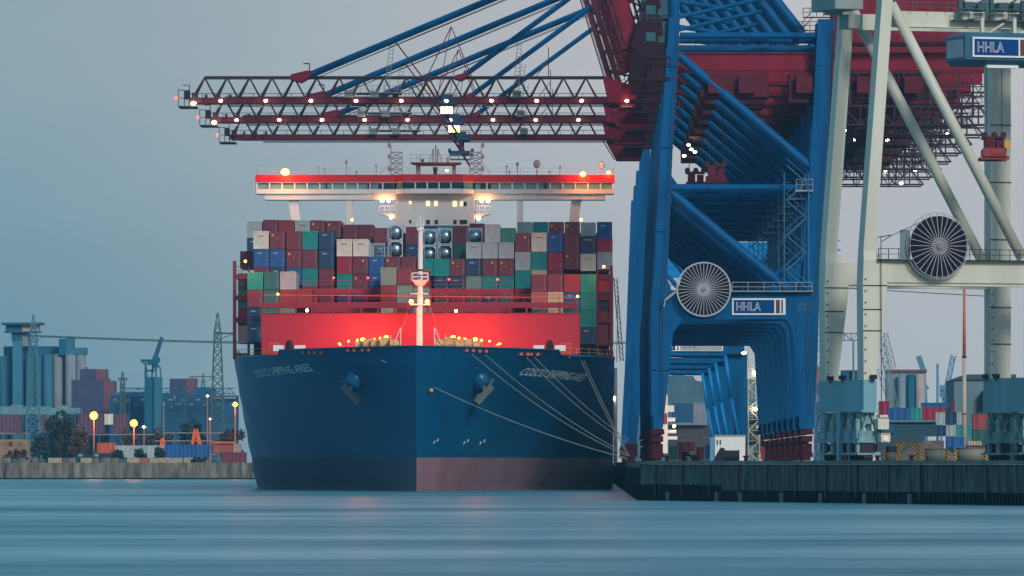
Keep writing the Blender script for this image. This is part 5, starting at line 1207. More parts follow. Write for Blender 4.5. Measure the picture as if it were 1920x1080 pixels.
# clutter on the quay edge: bollards
for k, t in enumerate((6, 14, 30, 46, 58, 67, 76)):
    x, y = E(t, 0.9); bo2 = bo.copy(); col.objects.link(bo2); bo2.location = (x, y, H); bo2.scale = (0.7, 0.7, 0.7)
    tag(bo2, ('%s rust red bollard from the left along the top of the near quay wall' % ORD[k+1]), 'bollard', 'bollards along the near quay wall')
LAMPM = thing('light_mast', 'grey mast with a white lamp and yellow ball right of the hull', 'mast', (P(1154, 862, 1455)[0], 1455, H))
zz = lambda y: P(0, y, 1455)[2]-H
MB().tube((0,0,0), (0,0,zz(690)), 0.42, 0.38, 10).build('pole', mat('pole_grey', (120, 120, 128), 0.6), LAMPM, (0,0,0), True)
MB().ball((-0.4, -0.5, zz(747)), 0.4).build('lamp_head', GLOW_W, LAMPM); MB().ball((-0.8, -0.5, zz(784)), 0.5).build('ball', YEL, LAMPM)
gw = thing('accommodation_ladder', 'pale lattice ladder slung down the ship side beside the stacks', 'ladder', (4.55, 1100, 20.3))
b = MB(); a_ = Vector((-0.1, 0, 12.5)); c_ = Vector((1.0, 20, 0)); n = 16
for e in (-0.25, 0.25): b.bar(a_+Vector((e,0,0)), c_+Vector((e,0,0)), 0.14)
for k in range(n): t0 = a_.lerp(c_, k/n); t1 = a_.lerp(c_, (k+1)/n); b.bar(t0-Vector((.25,0,0)), t1+Vector((.25,0,0)), 0.09)
b.bar(a_+Vector((0.4, 0, -2)), a_+Vector((0.2, 0, -13)), 0.12)
b.build('lattice', mat('ladder_pale', (170, 180, 180), 0.5), gw)

# ------------------------------------------------------------------ background left
def building(name, label, parts, Y, cat='building', windows=None, wm=None):
    xs = [p[0] for p in parts]+[p[1] for p in parts]; c = (min(xs)+max(xs))/2
    o = P(c, 870, Y); t_ = thing(name, label, cat, (o[0], Y, H)); r0 = (o[0], Y, H)
    for (x0, x1, y0, y1, dy, dp, m, nm) in parts:
        a = P(x0, y1, Y); b_ = P(x1, y0, Y); zb = max(a[2], H) if y1 < 860 else H
        if nm.startswith('silo'):
            r = (b_[0]-a[0])/2; MB().tube(((a[0]+b_[0])/2, Y+dy+r, zb), ((a[0]+b_[0])/2, Y+dy+r, b_[2]), r, n=20).build('silo_tube', m, t_, r0, True)
        else: MB().box(a[0], b_[0], Y+dy, Y+dy+dp, zb, b_[2]).build(nm, m, t_, r0)
    for (x0, x1, y0, y1) in windows or ():
        a = P(x0, y1, Y); b_ = P(x1, y0, Y); MB().box(a[0], b_[0], Y-0.15+(windows and 0), Y+0.1, a[2], b_[2]).build('window', wm or GLASS, t_, r0)
    return t_
SIL = mat('silo_hazed', (48, 116, 142), 0.8, var=0.2, scale=0.15, streak=0.15); SILD = mat('silo_hazed_dark', (0, 92, 126), 0.8, var=0.15); SILP = mat('silo_pale', (128, 136, 146), 0.8)  # blue distance haze put into the silo colours
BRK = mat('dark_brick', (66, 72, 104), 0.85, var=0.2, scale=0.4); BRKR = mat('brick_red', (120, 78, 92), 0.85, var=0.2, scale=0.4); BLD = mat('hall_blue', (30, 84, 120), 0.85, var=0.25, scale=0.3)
building('grain_silo', 'big blue-grey grain silo with overhanging control house, far left', [
    (2, 113, 649, 870, 0, 30, SILD, 'silo_block'), (0, 26, 668, 870, -4, 8, SIL, 'silo_a'), (26, 46, 665, 870, -6, 8, SIL, 'silo_b'), (48, 66, 668, 870, -4, 8, SIL, 'silo_c'), (66, 82, 668, 870, -4, 8, SIL, 'silo_d'), (82, 101, 664, 870, -6, 8, SIL, 'silo_e'), (101, 119, 664, 870, -5, 8, SILP, 'silo_f'),
    (28, 46, 640, 870, -10, 6, SIL, 'lift_tower'), (113, 126, 636, 666, -6, 10, SILD, 'roof_house'), (126, 139, 633, 665, -6, 10, SIL, 'roof_house'), (119, 125, 664, 870, -3, 8, SILD, 'stair_shaft'), (125, 141, 665, 870, -8, 8, SILP, 'silo_g'),
    (139, 162, 652, 665, -4, 10, SIL, 'roof_house'), (142, 162, 664, 870, -4, 8, SILP, 'silo_h'),
    (8, 84, 606, 610, -12, 12, SILD, 'control_roof'), (15, 46, 610, 623, -10, 9, SILD, 'control_house'), (46, 76, 610, 623, -10, 9, mat('control_peach', (190, 150, 140), 0.6), 'control_front'), (12, 78, 622, 624.5, -11, 11, SILD, 'control_gallery'), (26, 46, 624, 641, -9.5, 8, SILD, 'tower_neck'), (46, 56, 624, 650, -9, 7, SILP, 'tower_neck')], 2400)  # control front in a plain peach tone
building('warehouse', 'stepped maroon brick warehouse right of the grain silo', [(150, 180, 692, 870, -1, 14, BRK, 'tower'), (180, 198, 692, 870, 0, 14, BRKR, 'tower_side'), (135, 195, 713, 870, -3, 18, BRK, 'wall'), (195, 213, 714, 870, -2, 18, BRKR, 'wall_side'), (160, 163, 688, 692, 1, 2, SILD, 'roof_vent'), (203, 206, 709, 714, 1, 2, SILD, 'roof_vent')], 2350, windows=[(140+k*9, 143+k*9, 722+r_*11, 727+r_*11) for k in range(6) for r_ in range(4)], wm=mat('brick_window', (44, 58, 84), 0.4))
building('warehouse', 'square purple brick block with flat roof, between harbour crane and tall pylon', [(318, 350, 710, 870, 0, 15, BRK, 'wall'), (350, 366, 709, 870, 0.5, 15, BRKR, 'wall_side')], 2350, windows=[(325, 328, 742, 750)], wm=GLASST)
building('long_hall', 'long low blue-grey hall spread below the purple block', [(205, 442, 741, 870, 0, 20, BLD, 'wall'), (215, 268, 735, 741, 1, 18, SIL, 'roof'), (300, 330, 737, 741, 1, 18, BLD, 'roof'), (366, 400, 728, 741, 1, 16, SILD, 'roof_house'), (398, 442, 744, 748, -1, 2, SILP, 'roof_edge')], 2320,
         windows=[(325, 329, 742, 749), (334, 342, 756, 758), (345, 348, 757, 762), (320, 323, 760, 766), (306, 308, 778, 790)]+[(212+k*13, 219+k*13, 748+(k%2)*9, 751+(k%2)*9) for k in range(17)], wm=SILP)
# conveyor bridge truss
cv = thing('conveyor_bridge', 'thin lattice conveyor bridge above the long hall roof', 'bridge', (P(300, 870, 2310)[0], 2310, H))
b = MB(); a = P(238, 738, 2310); c = P(440, 728, 2310); truss(b, a[0]-P(300, 870, 2310)[0], c[0]-P(300, 870, 2310)[0], 0, a[2]-H, c[2]-H, 1.8, 0.3); 
for x in range(-10, 26, 6): b.bar((x, 0, 0), (x, 0, a[2]-H), 0.3)
b.build('bridge_truss', SILD, cv)
# slewing crane on a blue block
hb_ = building('slewing_crane', 'blue slewing crane with upright jib on a tall blue block', [(271, 289, 707, 870, 0, 8, SILD, 'base_block'), (289, 302, 707, 870, -1, 8, SIL, 'base_side')], 2300, cat='crane')
o = P(286.5, 870, 2300); b = MB(); q = lambda x, y, dy=0: (P(x, y, 2300)[0]-o[0], dy, P(x, y, 2300)[2]-H)
for (x1, y1, x2, y2, w_) in ((272, 707, 273, 680, .5), (276, 707, 273, 680, .4), (285, 707, 287, 678, .6), (293, 707, 291, 680, .5), (302, 707, 300, 688, .4), (300, 688, 294, 683, .4), (274, 695, 290, 695, .6), (264, 676, 300, 677, .9), (264, 677, 274, 684, .4), (287, 677, 303, 632, .9), (294, 672, 305, 634, .5), (286, 672, 296, 664, .6), (292, 679, 298, 670, 1.2), (276, 679, 290, 679, 1.5)):
    b.bar(q(x1, y1), q(x2, y2), w_)
b.box(*(q(276, 682)[0], q(284, 682)[0]), -1, 2, q(0, 684)[2], q(0, 675)[2]); b.box(q(288, 0)[0], q(296, 0)[0], -1, 3, q(0, 690)[2], q(0, 672)[2])
b.build('jib', SILD, hb_)
# pylons and wires
def pylon(xc, yt, yb, wt, wb, Y, label, arms, m, th=0.3):
    o = P(xc, 870, Y); t_ = thing('power_pylon', label, 'pylon', (o[0], Y, H)); s = F/Y; b = MB(); h = (870-yt)/s-0.3; ww = lambda z: (wb+(wt-wb)*min(1, z/(h*0.86)))/s/2 if z < h*0.86 else (wt/s/2)*(1-(z-h*0.86)/(h*0.14))*0.98+0.1
    n = 16; zs = [h*(1-(1-k/n)**1.0) for k in range(n+1)]
    for a, c in zip(zs, zs[1:]):
        A, C = ww(a), ww(c)
        for yy in (-1, 1):
            b.bar((-A, yy*A, a), (-C, yy*C, c), th); b.bar((A, yy*A, a), (C, yy*C, c), th); b.bar((-A, yy*A, a), (C, yy*C, c), th*0.6); b.bar((A, yy*A, a), (-C, yy*C, c), th*0.6)
            b.bar((-A, yy*A, a), (A, yy*A, a), th*0.6)
        for sx in (-1, 1): b.bar((sx*A, -A, a), (sx*C, C, c), th*0.5)
    b.build('mast_lattice', m, t_); b = MB()
    for (ya, xa, xb) in arms:
        z = (870-ya)/s-0.3; b.bar((xa/s, 0, z), (xb/s, 0, z), th*1.5); b.bar((xb/s, 0, z), (0, 0, z-12/s), th*0.7); b.bar((xa/s, 0, z), (0, 0, z-12/s), th*0.7)
    b.build('cross_arm', m, t_); return t_
PYL = mat('pylon_steel', (62, 92, 100), 0.7)
pylon(408, 587, 860, 12, 30, 2050, 'tall lattice power pylon just left of the ship', [(625, -7, 34)], PYL, 0.34)
pylon(62.5, 590, 860, 12, 30, 2050, 'lattice power pylon standing before the grain silo', [(630, -10, 22)], mat('pylon_hazed', (58, 120, 144), 0.7), 0.34)  # haze put into the steel colour so this pylon reads faint
pylon(230, 697, 860, 7, 12, 2200, 'small dark pylon with stubby arms between warehouse and hall', [(710, -9, 9), (727, -6, 6), (752, -14, 12)], PYL, 0.32)
pylon(381, 700, 860, 6, 14, 2500, 'small faint pylon behind the hall beside the tall one', [(706, -25, 20), (727, -20, 15)], PYL, 0.25)
for (xa, ya, xb, yb, lab) in ((70, 629, 1180, 641, 'thick power line strung between the two tall pylons'), (70, 631, 1180, 644, 'lower strand of the power line between the two tall pylons')):
    a = Vector(P(xa, ya, 2050)); c = Vector(P(xb, yb, 2050)); b = MB(); pts = [a.lerp(c, k/30)-Vector((0, 0, 1.4*4*(k/30)*(1-k/30))) for k in range(31)]
    for p, q2 in zip(pts, pts[1:]): b.tube(p-a, q2-a, 0.13, n=4, cap=False)
    o = b.build('power_line', PYL); o.location = a; tag(o, lab, 'power line')
a = Vector(P(1545, 538, 1900)); c = Vector(P(1862, 556, 1900)); o = MB().tube((0,0,0), c-a, 0.12, n=4).build('power_line', PYL); o.location = a; tag(o, 'thin power line crossing the sky inside the cream crane portal', 'power line')
# sheds, containers and yard on the far bank
SHED = mat('shed_teal', (96, 146, 156), 0.7, var=0.3, scale=0.3)
building('low_shed', 'row of low pale teal sheds at the foot of the grain silo', [(0, 95, 762, 785, 0, 10, SHED, 'wall'), (95, 150, 765, 785, 0, 10, SHED, 'wall'), (20, 40, 759, 763, 1, 6, SILP, 'roof'), (105, 128, 760, 766, 1, 6, SILP, 'roof')], 2250)
yard = [(0, 40, 777, 815, 'hazed_red', 'long maroon container stack at the far left edge'), (42, 72, 777, 803, 'navy', 'navy container left of the big bush on the far bank'), (72, 86, 777, 812, 'hazed_red', 'short maroon container against the big bush'), (118, 150, 777, 795, 'navy', 'navy container right of the big bush'),
        (140, 196, 775, 812, 'hazed_red', 'brick red container row behind the left sodium lamp'), (196, 212, 776, 796, 'white', 'white container doors between the two sodium lamps'), (212, 240, 776, 812, 'hazed_red', 'brick red container left of the second sodium lamp')]
for x0, x1, y0, y1, c, lab in yard: simple_box(2150, x0, x1, y0, y1, 2.4, c, lab, 'containers on the far bank')
building('yellow_hall', 'ochre hall with flat roof behind the far quay at the left edge', [(-20, 52, 824, 862, 0, 10, mat('ochre', (156, 126, 100), 0.8), 'wall'), (18, 24, 828, 836, -0.3, 0.4, DARK, 'door')], 1990)
simple_box(1930, 216, 308, 835, 858, 2.4, 'grey', 'long grey container right of the orange one on the far quay', 'containers on the far quay')
simple_box(1925, 308, 393, 833, 858, 2.4, 'blue', 'long blue container in the middle of the far quay', 'containers on the far quay')
simple_box(1935, 182, 215, 830, 850, 2.4, 'orange', 'orange container lit by the left sodium lamp', 'containers on the far quay')
simple_box(1920, 415, 462, 848, 868, 2.4, 'maroon', 'dark maroon container next to the ship on the far quay', 'containers on the far quay')
for i, (x0, lab) in enumerate(((146, 'dark truck parked at the left of the pair below the sodium lamp'), (176, 'dark truck parked right under the orange container'))):
    o = P(x0, 862, 1915); t_ = thing('parked_truck', lab, 'truck', (o[0], 1915, H))
    MB().box(0, 1.4, 0, 2.3, 0.7, 2.7).box(1.5, 4.4, 0, 2.3, 0.9, 2.3).build('body', mat('truck_dark', (26, 50, 70), 0.4), t_); MB().box(0.1, 1.3, -0.05, 0, 1.7, 2.4).build('windscreen', GLASST, t_)
    for e in (0.7, 2.6, 3.7): MB().tube((e, -0.1, 0.5), (e, 0.3, 0.5), 0.5, n=12).build('wheel', BLACK, t_)
building('lit_shed', 'small shed with warm lit roof edge next to the hull', [(400, 442, 831, 850, 0, 5, mat('warm_shed', (150, 84, 76), 0.8), 'wall'), (398, 440, 828, 831.5, -0.6, 6, ORG, 'roof'), (437, 452, 832, 850, -0.5, 4, mat('pale_shed', (170, 140, 130), 0.8), 'side_wall')], 1945)
for i, (x0, x1, c) in enumerate(((2, 20, 0), (22, 34, 1), (36, 48, 0), (60, 71, 0), (74, 84, 1), (90, 116, 2), (118, 124, 0), (125, 141, 0), (151, 172, 2), (173, 185, 0), (190, 206, 0), (208, 222, 0), (223, 237, 1), (238, 262, 2), (263, 278, 3), (280, 296, 2), (297, 312, 2), (313, 342, 2), (345, 375, 2))):
    a = P(x0, 868, 1875); b_ = P(x1, 858.5 if c != 1 else 861, 1875)
    o = MB().loft([(0, b_[0]-a[0], 0, 1.2, 0), (0, b_[0]-a[0], 0, 1.2, b_[2]-H-0.15), (0.06, b_[0]-a[0]-0.06, 0.06, 1.1, b_[2]-H)]).build('concrete_block', [CONC, mat('teal_block', (60, 96, 104), 0.8), mat('pale_block', (166, 154, 132), 0.8, var=0.25, scale=0.8), mat('red_block', (168, 96, 84), 0.8)][c]); o.location = (a[0], 1875, H)
    tag(o, '%s block, %s from the left in the row on the far quay' % (['grey concrete', 'small teal', 'pale stained', 'reddish'][c], ORD[i+1]), 'block', 'blocks along the far quay')
# excavator arms
def excavator(x, y, s, label):
    o = P(x, 862, 1950); t_ = thing('excavator', label, 'excavator', (o[0], 1950, H)); zt_ = P(x, y, 1950)[2]-H
    MB().bar((-1.4*s, 0, 3.2), (-0.3*s, 0, zt_), 0.75*s).bar((0.0, 0, zt_), (1.7*s, 0, 3.2), 0.75*s).bar((-0.2, 0, zt_-1.5), (0.8, 0, 4), 0.3).build('arm', ORG, t_)
    MB().box(-1.8, 1.6, -1.2, 1.2, 1.0, 3.2).build('body', ORG, t_); MB().box(-2.1, 2.1, -1.5, 1.5, 0, 1.0).build('track', BLACK, t_); return t_
excavator(368, 804, 1.0, 'orange excavator with raised folded arm above the blue container')
excavator(305, 821, 0.6, 'smaller orange excavator arm poking up left of the blue container')
tb = thing('steel_stand', 'pale steel stand like a table on the far quay beside the dark container', 'stand', (P(403, 866, 1880)[0], 1880, H))
b = MB(); b.box(-1.2, 1.2, 0, 1.5, 2.2, 2.35); b.box(-1.1, 1.1, 0, 1.5, 1.1, 1.2)
for x in (-1.1, 1.0): b.box(x, x+0.15, 0, 0.15, 0, 2.2)
b.build('frame', GALV, tb)
# elevated pipeline / rail
pr_ = thing('pipe_bridge', 'pale horizontal pipe running along the far bank on thin posts', 'pipe', (P(250, 870, 1985)[0], 1985, H))
b = MB(); a = P(-20, 813, 1985); 
for (x0, x1, y) in ((-20, 30, 813), (42, 56, 813), (166, 290, 815), (304, 440, 812), (290, 400, 827)):
    p = P(x0, y, 1985); q3 = P(x1, y, 1985); ox = P(250, 870, 1985)[0]; b.tube((p[0]-ox, 0, p[2]-H), (q3[0]-ox, 0, q3[2]-H), 0.22, n=6)
    for k in range(3): xx = p[0]-ox+(q3[0]-p[0])*(k+0.5)/3; b.bar((xx, 0, 0), (xx, 0, p[2]-H), 0.12)
b.build('pipe', mat('pipe_pale', (130, 130, 134), 0.6), pr_)
# street lamps
def lampost(x, y, Y, r, pw, label, m=GLOW_O, rgb=(255, 140, 60)):
    o = P(x, 862, Y); z = P(x, y, Y)[2]-H; t_ = thing('lamp_post', label, 'lamp post', (o[0], Y, H), 0, 'lit lamp posts on the far bank')
    MB().tube((0,0,0), (0,0,z), 0.22, 0.14, 8).build('pole', mat('lamp_pole', (180, 120, 100), 0.6), t_); MB().bar((-0.9, 0, z), (0.9, 0, z), 0.15).build('lamp_arm', GALV, t_)
    lh = (MB().ball((-r*.4, -0.3, z+0.1), r*0.5, 12, 8, 0.8).ball((r*.45, -0.3, z+0.16), r*0.42, 12, 8, 0.8) if r > 1.1 else MB().ball((0, -0.3, z+0.1), r*0.58, 12, 8, 0.9)).build('lamp_head', m, t_)
    if m is GLOW_O: MB().tube((0, -0.25, z+0.1), (0, -0.05, z+0.1), r*0.95, r*.8, 16).build('halo_disc', HALO_O, lh)
    if pw: lamp('street_light', (0, -1.6, z-0.3), rgb, pw, t_, 0.6)
    return t_
lampost(176, 780, 1940, 1.15, 2600, 'left one of the two brightest orange lamps on the far bank')
lampost(251, 794, 1940, 1.05, 2600, 'right one of the two brightest orange lamps on the far bank')
lampost(441, 759, 1950, 0.7, 1200, 'orange lamp on a tall pole right beside the hull')
lampost(270, 801, 1990, 0.5, 0, 'small pale lamp right of the two brightest orange lamps', GLOW_W)
lampost(389, 743, 2040, 0.45, 0, 'small white lamp high before the tall pylon', GLOW_W)
lampost(394, 786, 1960, 0.3, 0, 'unlit looking small lamp below the white one', GLOW_W)
pl_ = MB().tube((0,0,0), (0,0,17), 0.14, n=6).build('flag_pole', GALV); pl_.location = (P(307, 862, 1960)[0], 1960, H); tag(pl_, 'thin grey pole left of the purple block', 'pole')
# trees
def leaf_mat(name, rgb):
    m = mat(name, rgb, 0.9, var=0.45, scale=0.6); return m
def tree(x0, x1, y0, Y, label, rgbname, rgb, n=900, name='bushy_tree', yb=862, leaf=0.45):
    a = P(x0, yb, Y); b_ = P(x1, y0, Y); cx = (a[0]+b_[0])/2; w2 = (b_[0]-a[0])/2; h = b_[2]-H
    t_ = thing(name, label, 'tree', (cx, Y, H), 0, 'trees on the far bank'); rnd = random.Random(int(x0*7+y0))
    tk = MB(); tk.tube((0,0,0), (0.1,0,h*0.55), 0.05*h, 0.02*h, 8)
    for k in range(5): an = rnd.random()*6.28; tk.tube((0,0,h*(0.2+0.07*k)), (math.cos(an)*w2*0.6, math.sin(an)*w2*0.5, h*(0.45+0.1*k)), 0.02*h, 0.005*h, 6)
    tk.build('trunk', mat('bark', (70, 58, 50), 0.9), t_)
    cl = []
    for k in range(14): cl.append((rnd.uniform(-0.75, 0.75)*w2, rnd.uniform(-0.7, 0.7)*w2, h*rnd.uniform(0.22, 0.8), rnd.uniform(0.22, 0.42)*min(w2, h*0.6)))
    cl.append((0, 0, h*0.82, 0.18*h))
    b = MB()
    for k in range(n):
        c = rnd.choice(cl); v = Vector((rnd.gauss(0, 1), rnd.gauss(0, 1), rnd.gauss(0, 1))); v.normalize(); v *= c[3]*rnd.uniform(0.55, 1.08)
        p = Vector(c[:3])+v
        if p.z < 0.1: p.z = 0.1+rnd.random()*0.5
        s = leaf*rnd.uniform(0.6, 1.3); u = Vector((rnd.gauss(0,1), rnd.gauss(0,1), rnd.gauss(0,1))).normalized(); q = u.orthogonal().normalized(); r2 = u.cross(q)
        b.add([p+q*s, p+r2*s*0.7, p-q*s, p-r2*s*0.7], [(0,1,2,3)])
    b.build('crown', leaf_mat(rgbname, rgb), t_); return t_
tree(78, 150, 768, 1960, 'big dark round tree on the far bank left of the sodium lamps', 'foliage_dark', (40, 62, 58), 2600)
tree(56, 92, 812, 1930, 'low dark bush at the left foot of the big round tree', 'foliage_dark', (40, 62, 58), 900)
tree(125, 170, 795, 1950, 'brownish tree close behind the left lit lamp post', 'foliage_brown', (78, 66, 58), 1200)
tree(336, 396, 782, 2060, 'wide dark tree behind the orange excavator', 'foliage_dark', (40, 62, 58), 1400)
tree(205, 262, 805, 2060, 'brownish bush between the two sodium lamps', 'foliage_brown', (78, 66, 58), 1000)
tree(262, 336, 800, 2070, 'brown low trees left of the orange excavator', 'foliage_brown', (78, 66, 58), 1400)
tree(405, 462, 803, 1960, 'dark purple-brown tree right against the ship hull', 'foliage_plum', (64, 52, 62), 1500)
tree(206, 232, 842, 1905, 'small dark shrub in front of the long grey container, leftmost', 'foliage_dark', (40, 62, 58), 400, 'shrub'); tree(252, 276, 840, 1905, 'small dark shrub in front of the long grey container, middle', 'foliage_dark', (40, 62, 58), 400, 'shrub')
tree(284, 310, 838, 1905, 'small dark shrub where the grey and blue containers meet', 'foliage_dark', (40, 62, 58), 500, 'shrub')
tree(352, 395, 857, 1872, 'very low dark shrub at the quay edge below the blue container', 'foliage_dark', (40, 62, 58), 400, 'shrub')
tree(0, 60, 842, 1915, 'low scrub before the ochre hall', 'foliage_brown', (78, 66, 58), 700, 'shrub')

# ------------------------------------------------------------------ background right and through the portals
SB = mat('far_silo', (130, 152, 162), 0.8, var=0.15, scale=0.2, streak=0.1)
building('silo_block', 'pale silo block with purple roof line behind the cream crane', [(1664, 1736, 698, 862, 0, 14, SB, 'wall'), (1664, 1738, 693, 698, -0.5, 15, mat('roof_plum', (110, 70, 86), 0.8), 'roof'), (1683, 1698, 702, 862, -3, 6, SB, 'silo_a'), (1700, 1716, 702, 862, -3, 6, SILD, 'silo_b'), (1716, 1733, 702, 862, -4, 6, mat('silo_warm', (168, 156, 150), 0.8), 'silo_c')], 1800)
building('distant_stack', 'red and blue blocks of a distant stack between blue leg and cream leg', [(1528, 1549, 686, 720, 0, 8, mat('far_red', (170, 76, 76), 0.8), 'top_block'), (1528, 1549, 720, 740, 0, 8, BRK, 'middle_block'), (1528, 1549, 740, 753, 0, 8, SILP, 'pale_block'), (1528, 1549, 753, 862, 0, 8, BLD, 'lower_block'), (1579, 1618, 694, 862, 1, 8, BLD, 'rear_block')], 1500)
building('grey_warehouse', 'grey-blue warehouse with shallow gable left of the right crane leg', [(1789, 1905, 712, 862, 0, 30, mat('wh_grey', (100, 136, 148), 0.7, var=0.12, streak=0.05), 'wall'), (1841, 1880, 733, 862, -3, 3, mat('wh_green', (10, 84, 86), 0.7), 'green_annex')], 1300)
o = [x for x in bpy.data.objects if x.get('label', '').startswith('grey-blue warehouse')][0]
a = P(1788, 712, 1300); b_ = P(1905, 702, 1300); MB().prism([(a[0], a[2]), (a[0]+2.6, b_[2]), (b_[0], b_[2]), (b_[0], a[2])], 1299.5, 1331).build('roof', mat('wh_roof', (60, 84, 96), 0.8), o, (o.location.x, 1300, H))
for (Y, x0, x1, y0, y1, c, lab) in ((1200, 1728, 1781, 755, 764, 'blue', 'long blue container roof-high behind the far stacks on the right'), (1195, 1730, 1774, 764, 789, 'crimson', 'crimson container under the long blue one'), (1195, 1782, 1790, 754, 775, 'maroon', 'narrow maroon container end beside the grey warehouse'),
    (1150, 1754, 1772, 773, 796, 'grey', 'grey-blue container, upper left of the block near the mast'), (1150, 1772, 1793, 773, 796, 'navy', 'navy container, upper middle of the block near the mast'), (1150, 1794, 1806, 773, 796, 'grey', 'grey container, upper right of the block near the mast'),
    (1150, 1754, 1773, 797, 818, 'navy', 'navy container, lower left of the block near the mast'), (1150, 1774, 1792, 797, 818, 'grey', 'grey container, lower middle of the block near the mast'), (1150, 1793, 1822, 797, 818, 'teal', 'teal container, lower right of the block near the mast'),
    (1250, 1665, 1708, 765, 790, 'blue', 'blue container stack left of the teal one behind the lattice boom'), (1250, 1708, 1728, 764, 790, 'teal', 'teal container right of the blue stack behind the lattice boom'), (1260, 1648, 1668, 752, 790, 'crimson', 'red container at the right edge of the cream leg')):
    simple_box(Y, x0, x1, y0, y1, 2.4, c, lab, 'container stacks behind the quay')
building('dark_shed', 'long dark blue shed between the cream leg and the far stacks', [(1648, 1755, 791, 818, 0, 10, mat('shed_dark', (20, 74, 96), 0.7), 'wall'), (1645, 1755, 788, 791.5, -0.6, 11, mat('shed_edge', (96, 128, 140), 0.7), 'roof'), (1652, 1676, 795, 812, -1, 1, BLD, 'annex')], 1100)
building('yard_office', 'low dark yard buildings and stores behind the striped arch', [(1645, 1735, 815, 848, 0, 5, mat('office_dark', (50, 74, 86), 0.8, var=0.3), 'wall'), (1735, 1770, 826, 845, 0, 5, mat('office_brown', (96, 88, 84), 0.8), 'side_wall')], 1050)
# distant spoil heap
sh = MB(); rnd = random.Random(5); n = 14
vs = []
for j in range(5):
    for i in range(n): a = 2*math.pi*i/n; r = (1-j/4.2)*6.5*(1+rnd.uniform(-.1, .1)); vs.append((r*math.cos(a), r*0.8*math.sin(a), j*0.75))
sh.add(vs, [(j*n+i, j*n+(i+1) % n, (j+1)*n+(i+1) % n, (j+1)*n+i) for j in range(4) for i in range(n)]+[tuple(range(4*n, 5*n))])
o = sh.build('gravel_heap', mat('gravel', (110, 96, 88), 0.95, var=0.3, scale=2)); o.location = (P(1738, 862, 1000)[0], 1000, H); tag(o, 'brown gravel heap behind the striped arch and rings', 'heap')
# lattice crane boom leaning
lb = thing('crawler_crane', 'crane with tall lattice boom leaning against the sky right of the cream leg', 'crane', (P(1680, 862, 1400)[0], 1400, H))
def lat(b, p, q_, w_, n, t=0.14):
    p = Vector(p); q_ = Vector(q_); s = (q_-p).cross(Vector((0,1,0))).normalized()*w_
    for e in (-1, 1): b.bar(p+s*e, q_+s*e, t)
    for k in range(n): a = p.lerp(q_, k/n); c = p.lerp(q_, (k+1)/n); b.bar(a+s*(-1)**k, c-s*(-1)**k, t*0.7); b.bar(a-s, a+s, t*0.7)
ox = P(1680, 862, 1400)[0]; q = lambda x, y: (P(x, y, 1400)[0]-ox, 0, P(x, y, 1400)[2]-H)
b = MB(); lat(b, q(1680, 768), q(1652, 640), 0.55, 16, 0.22); lat(b, q(1676, 690), q(1660, 624), 0.4, 10, 0.12); lat(b, q(1672, 768), q(1648, 690), 0.4, 8, 0.15); b.bar(q(1652, 640), q(1660, 624), 0.15); b.build('lattice_boom', mat('boom_grey', (96, 128, 142), 0.6), lb)
MB().box(-3, 2, -1.5, 1.5, 0, 9).build('crane_body', BLD, lb)
for i, (x, y0, x1, yb, lab) in enumerate(((1722, 667, 1733, 700, 'left one of two slanting shipyard cranes behind the pale silo block'), (1788, 666, 1770, 752, 'right shipyard crane with jib leaning right, before the warehouse'))):
    ox = P(x1, 862, 1900)[0]; q = lambda X, y: (P(X, y, 1900)[0]-ox, 0, P(X, y, 1900)[2]-H); t_ = thing('shipyard_crane', lab, 'crane', (ox, 1900, H))
    b = MB(); lat(b, q(x1, yb), q(x, y0), 0.55, 10, 0.4); b.build('jib', mat('yard_crane_blue', (80, 140, 168), 0.6), t_)
    b = MB(); 
    for e in (-5, 5): b.bar(q(x1+e, 765), q(x1, yb-6), 0.6); b.bar(q(x1+e, 765), (q(x1+e, 765)[0], 0, 0), 0.6)
    b.bar(q(x1-8, 729), q(x1+8, 726), 1.0); b.box(q(x1-7, 0)[0], q(x1+5, 0)[0], 0, 3, q(0, 745)[2], q(0, 722)[2]); b.build('tower', mat('yard_crane_blue', (0,0,0)), t_)
t_ = thing('chimney_pipe', 'slim pale blue chimney between the two shipyard cranes', 'chimney', (P(1758, 862, 1900)[0], 1900, H)); MB().tube((0,0,0), (0,0,P(0, 682, 1900)[2]-H), 0.4, 0.34, 10).build('stack', mat('yard_crane_blue', (0,0,0)), t_, (0,0,0), True)
# conveyor lattice seen between the cream legs
cv2 = thing('lattice_bridge', 'pale horizontal lattice bridge seen between the two cream legs', 'bridge', (P(1590, 862, 1500)[0], 1500, H)); ox = P(1590, 862, 1500)[0]
b = MB(); a = P(1532, 638, 1500); c = P(1622, 625, 1500); truss(b, a[0]-ox, c[0]-ox, 0, a[2]-H, c[2]-H, 1.4, 0.22, 2); lat(b, (P(1538, 638, 1500)[0]-ox, 0, a[2]-H), (P(1530, 700, 1500)[0]-ox, 0, 0), 0.5, 14, 0.18); b.bar((P(1600, 640, 1500)[0]-ox, 0, a[2]-H), (P(1600, 640, 1500)[0]-ox, 0, 0), 0.4); b.build('bridge_truss', mat('boom_grey', (0,0,0)), cv2)
